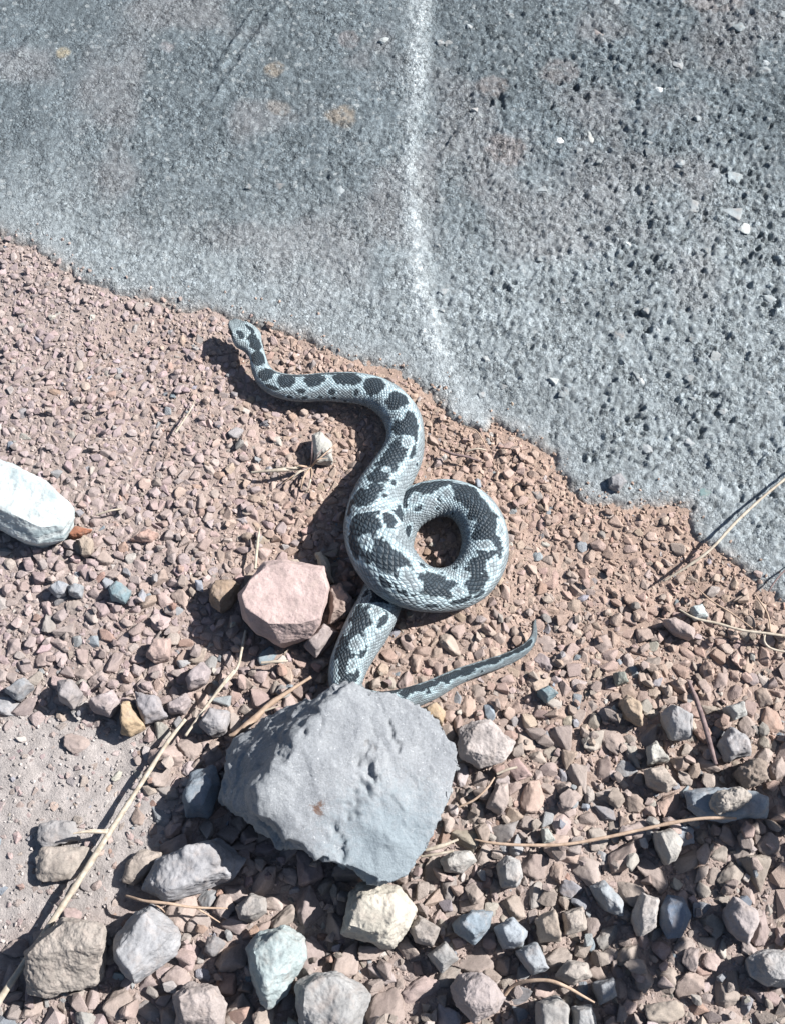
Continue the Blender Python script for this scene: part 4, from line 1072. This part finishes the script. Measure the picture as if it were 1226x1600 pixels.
hb = bmesh.new()
for q in OV: hb.verts.new(q)
bmesh.ops.convex_hull(hb, input=hb.verts); hb.verts.index_update()
OV = np.array([q.co[:] for q in hb.verts]); OF = np.array([[q.index for q in ff.verts] for ff in hb.faces]); hb.free()
GR = rotm(rng.uniform(0, 6.28, n), rng.uniform(0, 6.28, n), rng.uniform(0, 6.28, n))
L = OV[None] * (gr[:, None] * rng.uniform(0.6, 1.3, (n, 3)))[:, None, :]
W = np.einsum('nij,nvj->nvi', GR, L) + np.stack([gx_, gy_, gz_], 1)[:, None]
gcol = np.clip(soil_color(gx_, gy_) * rng.uniform(0.75, 1.3, (n, 1)), 0.03, 0.8)
tag(link('grit', np_mesh('grit', W.reshape(-1, 3), (OF[None] + (np.arange(n) * len(OV))[:, None, None]).reshape(-1, 3), np.repeat(gcol, len(OV), 0), M_GRIT, False)),
    'sandy grit strewn between the pebbles and along the concrete', 'grit', kind='stuff')

# ------------------------------------------------------------------ stones showing in the concrete (parts of it)
AG = [(1028, 150, 12, 7, (0.58, 0.62, 0.62)), (873, 225, 9, 7, (0.62, 0.64, 0.63)), (920, 222, 8, 13, (0.36, 0.38, 0.37)), (1012, 247, 9, 7, (0.17, 0.19, 0.20)), (1145, 285, 14, 11, (0.30, 0.34, 0.35)),
      (1080, 330, 14, 12, (0.27, 0.30, 0.31)), (1158, 365, 12, 10, (0.45, 0.48, 0.47)), (977, 386, 8, 6, (0.46, 0.49, 0.48)), (1200, 615, 8, 6, (0.3, .33, .34)), (925, 405, 14, 12, (0.25, 0.27, 0.28)),
      (1140, 340, 18, 16, (0.29, 0.32, 0.33)), (1200, 470, 12, 10, (0.30, 0.33, 0.34)), (1103, 768, 13, 10, (0.17, 0.24, 0.24)), (863, 596, 8, 7, (0.45, 0.47, 0.46)), (1002, 595, 7, 9, (0.48, 0.5, 0.49)), (963, 525, 12, 8, (0.19, 0.21, 0.22)),
      (532, 297, 11, 10, (0.28, 0.31, 0.32)), (437, 288, 11, 7, (0.15, 0.17, 0.18)), (388, 290, 6, 6, (0.18, 0.2, .21)), (1055, 110, 12, 9, (0.27, 0.29, 0.30)), (1150, 55, 14, 11, (0.24, 0.27, 0.28)), (700, 75, 10, 8, (0.27, 0.28, 0.28)),
      (935, 60, 16, 9, (0.30, 0.27, 0.26)), (1060, 265, 9, 7, (0.3, .33, .34)), (740, 180, 6, 6, (0.45, .45, .44)), (600, 70, 10, 7, (0.40, 0.43, 0.43)), (1190, 120, 12, 9, (.26, .29, .3)), (845, 300, 10, 8, (.27, .3, .31)),
      (1030, 520, 10, 8, (.3, .32, .33)), (880, 470, 9, 8, (.28, .31, .32)), (1120, 560, 12, 9, (.31, .33, .33)), (760, 560, 8, 7, (.33, .35, .35)), (1080, 690, 10, 9, (.3, .32, .33)), (1010, 700, 9, 8, (.28, .3, .31))]
for k in range(46):
    xq, yq = R.uniform(680, 1240), R.uniform(0, 760)
    q = G(xq, yq)
    if edge_dist(np.array([q.x]), np.array([q.y]))[0] < 0.02: continue
    g_ = R.uniform(0.18, 0.36); rr = R.uniform(5, 10)
    AG.append((xq, yq, rr, rr * R.uniform(.6, 1), (g_ * 0.95, g_ * 1.04, g_ * 1.07)))
for x, y, ra, rb, c in AG:
    q = G(x, y, 0.006); z = conc_z(q.x, q.y)
    o = link('aggregate_stone', hi_me[R.randrange(NB)], concrete)
    o.matrix_world = Matrix.Translation((q.x, q.y, z - 0.0007)) @ Matrix.Rotation(R.uniform(-.5, .5), 4, 'Z') @ Matrix.Diagonal((ra * PX, rb * PX * 1.08, 0.0024, 1))
    o.color = (*c, 1)

# ------------------------------------------------------------------ dry stems and grass
def tube(name, pts, mat, sides=9, flat=1.0, seed=0):
    """pts: photo x, y, height mm, radius px"""
    C_ = np.array([[*G(x, y, z * MM), r * PX] for x, y, z, r in pts])
    n_ = max(24, len(pts) * 14)
    s, Q = catmull(C_, n_)
    r_ = np.random.default_rng(seed + len(pts))
    Tn = np.gradient(Q[:, :3], axis=0); Tn /= np.linalg.norm(Tn, axis=1)[:, None]
    sd = np.cross(Tn, [0, 0, 1.0]); sd /= np.linalg.norm(sd, axis=1)[:, None] + 1e-9
    up = np.cross(sd, Tn)
    an = np.linspace(0, 2 * math.pi, sides, endpoint=False)
    rad = Q[:, 3] * (1 + (vnoise(s * 160, s * 0, seed + 3) - .5) * 0.25)
    V = Q[:, None, :3] + sd[:, None] * (rad[:, None] * np.cos(an))[..., None] + up[:, None] * (rad[:, None] * np.sin(an) * flat)[..., None]
    ii = np.arange(n_ - 1)[:, None] * sides; jj = np.arange(sides)[None]; jn = (jj + 1) % sides
    f = np.stack([ii + jj, ii + jn, ii + sides + jn, ii + sides + jj], -1).reshape(-1, 4)
    me = np_mesh(name, V.reshape(-1, 3), f, None, mat)
    bm = bmesh.new(); bm.from_mesh(me); bm.verts.ensure_lookup_table()
    bm.faces.new([bm.verts[i] for i in range(sides)][::-1]); bm.faces.new([bm.verts[(n_ - 1) * sides + i] for i in range(sides)])
    bmesh.ops.recalc_face_normals(bm, faces=bm.faces); bm.to_mesh(me); bm.free()
    return me
def plant(name, label, cat, strands, group=None):
    """strands: list of (part name, material, pts)"""
    root = bpy.data.objects.new(name, None); col.objects.link(root)
    b0 = G(*strands[0][2][0][:2]); root.location = (b0.x, b0.y, 0)
    tag(root, label, cat, group)
    for k, (pn, mt, pts) in enumerate(strands):
        o = link(pn, tube(pn, pts, mt, seed=k * 7 + len(label)), root); o.matrix_parent_inverse = Matrix.Translation(-root.location)
    return root
def single_stem(name, label, cat, mat, pts):
    return tag(link(name, tube(name, pts, mat, seed=int(pts[0][0]))), label, cat)
plant('straw', 'thick pale straw with a short side shoot lying across the bare dirt', 'straw', [
    ('stalk', M_STRAW, [(-30, 1605, 8, 4.5), (20, 1532, 9, 4.6), (75, 1450, 10, 4.6), (120, 1382, 11, 4.4), (172, 1300, 11, 4.1), (225, 1218, 10, 3.5), (262, 1160, 9, 3.0), (290, 1124, 9, 2.6)]),
    ('side_shoot', M_STRAW, [(172, 1301, 11, 2.6), (150, 1300, 15, 2.3), (132, 1300, 18, 1.8), (114, 1303, 20, 1.0)]),
    ('side_shoot', M_STRAW, [(174, 1297, 11, 2.0), (160, 1298, 13, 1.6), (140, 1297, 15, 1.1)])])
plant('straw', 'thin bent straw running up past the blocky pink stone', 'straw', [
    ('stalk', M_STRAW, [(290, 1150, 9, 2.0), (318, 1110, 10, 2.2), (345, 1075, 10, 2.2), (370, 1045, 10, 2.2), (378, 1015, 9, 2.0), (384, 985, 8, 1.8)]),
    ('side_shoot', M_STRAW, [(330, 1092, 9, 1.4), (350, 1066, 11, 1.6), (366, 1047, 11, 1.4)])])
single_stem('straw', 'short upright straw piece just above the blocky pink stone', 'straw', M_STRAW, [(399, 889, 9, 2.2), (401, 865, 9, 2.3), (404, 838, 8, 1.8), (406, 825, 7, 1.0)])
single_stem('straw', 'tiny pale straw bit on gravel below the blocky pink stone', 'straw', M_STRAW, [(408, 1036, 9, 2.0), (430, 1034, 10, 2.2), (450, 1033, 9, 1.8)])
plant('twig', 'weathered brown twig leaning on the upper side of the large rock', 'twig', [
    ('stalk', M_STEM, [(486, 1058, 12, 2.2), (455, 1078, 12, 3.2), (420, 1102, 11, 4.2), (396, 1125, 10, 5.0), (370, 1145, 9, 4.0), (358, 1150, 8, 2)]),
    ('splinter', M_STRAW, [(410, 1112, 11, 2), (425, 1107, 12, 1.4), (438, 1103, 12, .6)])])
tuft = []
for (x1, y1, z1, rr, mt) in [(392, 738, 8, 3.4, 0), (523, 695, 12, 1.3, 1), (455, 750, 6, 2.0, 0), (470, 765, 5, 1.6, 1), (478, 770, 5, 1.4, 0), (440, 757, 5, 1.2, 1), (505, 700, 15, 1.0, 2), (497, 760, 5, 1.5, 2),
                             (520, 705, 10, .8, 2), (452, 725, 9, 1.6, 1), (488, 690, 18, 1.2, 2), (462, 742, 6, 1.2, 2), (483, 757, 6, 1.2, 1), (430, 729, 9, 1.6, 0), (512, 716, 12, .9, 1)]:
    mx, my = (486 + x1) / 2 + R.uniform(-4, 4), (727 + y1) / 2 + R.uniform(-4, 4)
    tuft.append(('blade', (M_STRAW, M_STEM, M_TWIG)[mt], [(486, 730, 3, rr * .7), (mx, my, z1 + 3, rr), (x1, y1, z1, rr * .4)]))
plant('grass_tuft', 'small dried grass tuft splayed over the pale cream stone', 'grass', tuft)
single_stem('stem', 'straight pale stem propped from the gravel onto the concrete', 'stem', M_STRAW, [(1036, 908, 5, 1.6), (1075, 884, 11, 2.2), (1110, 858, 15, 2.4), (1150, 815, 16, 2.4), (1190, 778, 15, 2.2), (1226, 748, 14, 2.0), (1262, 716, 13, 1.6)])
plant('stem', 'long thin curved tan stem lying across the coarse gravel', 'stem', [
    ('stalk', M_STEM, [(740, 1312, 9, 1.2), (770, 1318, 11, 2.0), (820, 1321, 12, 2.2), (880, 1320, 12, 2.2), (940, 1310, 13, 2.3), (1000, 1297, 14, 2.4), (1050, 1286, 16, 2.5), (1100, 1279, 19, 2.3), (1150, 1279, 19, 1.6)])])
single_stem('twig', 'dark purple-brown twig standing against the grey stones', 'twig', M_TWIG, [(1076, 1066, 16, 2.4), (1086, 1090, 18, 3.4), (1098, 1125, 20, 3.6), (1108, 1160, 20, 3.4), (1118, 1195, 18, 3.0)])
plant('stem', 'crossing dry stems with looped ends beside the pale-blue pebble', 'stem', [
    ('stalk', M_STRAW, [(1060, 952, 8, 1.4), (1085, 966, 11, 2.0), (1120, 974, 11, 2.0), (1160, 985, 11, 2.0), (1200, 990, 11, 2.0), (1240, 996, 10, 1.8)]),
    ('side_shoot', M_STEM, [(1085, 915, 6, .8), (1110, 938, 8, 1.2), (1145, 960, 9, 1.2), (1175, 982, 10, 1.2)]),
    ('side_shoot', M_STRAW, [(1195, 988, 10, 1.5), (1194, 1003, 10, 1.5), (1206, 1014, 9, 1.5), (1235, 1020, 8, 1.3)]),
    ('side_shoot', M_STEM, [(1180, 930, 7, 1.0), (1198, 958, 9, 1.3), (1204, 988, 10, 1.3)])])
plant('stem', 'arched dry stem bowed over the squat grey-beige block', 'stem', [
    ('stalk', M_STEM, [(788, 1556, 12, 2), (802, 1540, 18, 2.4), (828, 1533, 26, 2.4), (858, 1533, 30, 2.4), (885, 1543, 30, 2.2), (910, 1557, 26, 1.8), (928, 1567, 23, 1.2)])])
plant('twig', 'forked thin twig below the broad grey slab', 'twig', [
    ('stalk', M_STEM, [(197, 1400, 14, 1.6), (225, 1408, 24, 2.0), (262, 1412, 26, 2.0), (300, 1418, 22, 1.8), (356, 1420, 16, 1.0)]),
    ('side_shoot', M_STEM, [(238, 1410, 25, 1.4), (252, 1420, 22, 1.0), (258, 1426, 18, .6)]),
    ('side_shoot', M_STEM, [(305, 1418, 21, 1.4), (325, 1430, 16, 1.2), (344, 1442, 12, .7)])])
single_stem('straw', 'short straw at the rock tip, upper one of two', 'straw', M_STRAW, [(664, 1329, 17, 2.2), (690, 1322, 18, 3.0), (715, 1312, 17, 1.6)])
single_stem('straw', 'short bright straw at the rock tip, lower one of two', 'straw', M_STRAW, [(657, 1339, 17, 1.6), (682, 1335, 19, 1.8), (708, 1330, 19, 1.4)])
single_stem('straw', 'white straw bit pointing at the broad pale pinkish stone', 'straw', M_STRAW, [(775, 1210, 13, 1.6), (792, 1203, 14, 2.0), (807, 1199, 14, 1.8)])
single_stem('stem', 'thin bent stem in the gravel near the red chip', 'stem', M_STEM, [(715, 1262, 10, 1.2), (740, 1250, 13, 1.6), (760, 1232, 15, 1.6), (772, 1215, 15, 1.0)])
single_stem('twig', 'dark little twig by the point of the pale concrete ridge', 'twig', M_TWIG, [(684, 700, 5, 1.6), (705, 709, 7, 2.2), (730, 714, 7, 2.0), (752, 722, 5, 1.2)])
single_stem('straw', 'tiny pale straw lying beside the dark little twig', 'straw', M_STRAW, [(728, 705, 6, 1.2), (745, 701, 8, 1.6), (758, 703, 6, 1.0)])
single_stem('stem', 'hair-thin curved stem over the tip of the pale concrete ridge', 'stem', M_STEM, [(722, 665, 6, .8), (742, 672, 9, 1.0), (752, 685, 9, 1.0), (760, 700, 6, .8)])
single_stem('straw', 'thin pale straw in pinkish gravel left of the snake neck', 'straw', M_STRAW, [(274, 676, 6, 2.2), (285, 660, 8, 1.8), (298, 640, 7, 1.2), (306, 622, 5, .6)])
single_stem('straw', 'thin straw strip right of the white rock', 'straw', M_STRAW, [(150, 805, 6, 1.4), (172, 798, 8, 1.6), (190, 795, 6, 1.0)])
single_stem('stem', 'dark hair-like stem on the concrete close to its frayed end', 'stem', M_TWIG, [(1200, 925, 7, 1.0), (1208, 912, 9, 1.2), (1222, 895, 10, 1.2), (1240, 880, 9, .8)])

# ------------------------------------------------------------------ unseen branch added beside the frame, shaped to cast the shadow on coarse gravel
def sun_lift(x, y, h):
    q = G(x, y) + sdir * (h / sdir.z); return q
def free_tube(name, pts, mat, parent, sides=10, seed=0):
    C_ = np.array([[*p, r] for p, r in pts]); n_ = len(pts) * 16
    s_, Q = catmull(C_, n_)
    Tn = np.gradient(Q[:, :3], axis=0); Tn /= np.linalg.norm(Tn, axis=1)[:, None]
    sd = np.cross(Tn, [0.1, 0.2, 1.0]); sd /= np.linalg.norm(sd, axis=1)[:, None]; up = np.cross(sd, Tn)
    an = np.linspace(0, 2 * math.pi, sides, endpoint=False)
    rad = Q[:, 3][:, None] * (0.75 + 0.5 * vnoise(s_[:, None] * 60 + an[None] * 0, an[None] * 1.3 + s_[:, None] * 20, seed))
    V = Q[:, None, :3] + sd[:, None] * (rad * np.cos(an))[..., None] + up[:, None] * (rad * np.sin(an))[..., None]
    ii = np.arange(n_ - 1)[:, None] * sides; jj = np.arange(sides)[None]; jn = (jj + 1) % sides
    f = np.stack([ii + jj, ii + jn, ii + sides + jn, ii + sides + jj], -1).reshape(-1, 4)
    o = link(name, np_mesh(name, V.reshape(-1, 3), f, None, mat), parent)
    o.matrix_parent_inverse = Matrix.Translation(-parent.location)
    return o
br = bpy.data.objects.new('branch', None); col.objects.link(br)
foot_p = sun_lift(1240, 1240, 0.30); br.location = (foot_p.x + 0.10, foot_p.y + 0.05, 0)
tag(br, 'crooked dead branch added out of view to cast the shadow across the coarse stones', 'branch')
H_ = 0.30
main = [(Vector((br.location.x, br.location.y, -0.01)), 0.011), (Vector((br.location.x - 0.03, br.location.y - 0.015, 0.17)), 0.010)]
main += [(sun_lift(x, y, h), r) for x, y, h, r in [(1215, 1250, .285, .010), (1165, 1268, .30, .010), (1105, 1300, .305, .011), (1072, 1345, .305, .0105), (1052, 1420, .30, .013), (1022, 1490, .295, .010), (985, 1535, .29, .010), (935, 1575, .285, .013), (900, 1630, .28, .009), (870, 1690, .27, .004)]]
free_tube('limb', main, M_TWIG, br, 12, 3)
for pts in ([(1052, 1420, .30, .006), (1015, 1405, .32, .004), (985, 1385, .33, .0015)], [(985, 1535, .29, .006), (965, 1505, .31, .003), (960, 1475, .32, .0012)],
            [(1165, 1268, .30, .007), (1195, 1300, .31, .006), (1210, 1345, .32, .005), (1250, 1370, .32, .003)], [(935, 1575, .285, .006), (975, 1590, .30, .004), (1000, 1610, .31, .002)]):
    free_tube('side_shoot', [(sun_lift(x, y, h), r) for x, y, h, r in pts], M_TWIG, br, 8, 5)
chk = P([tuple(p) for p, r in main])
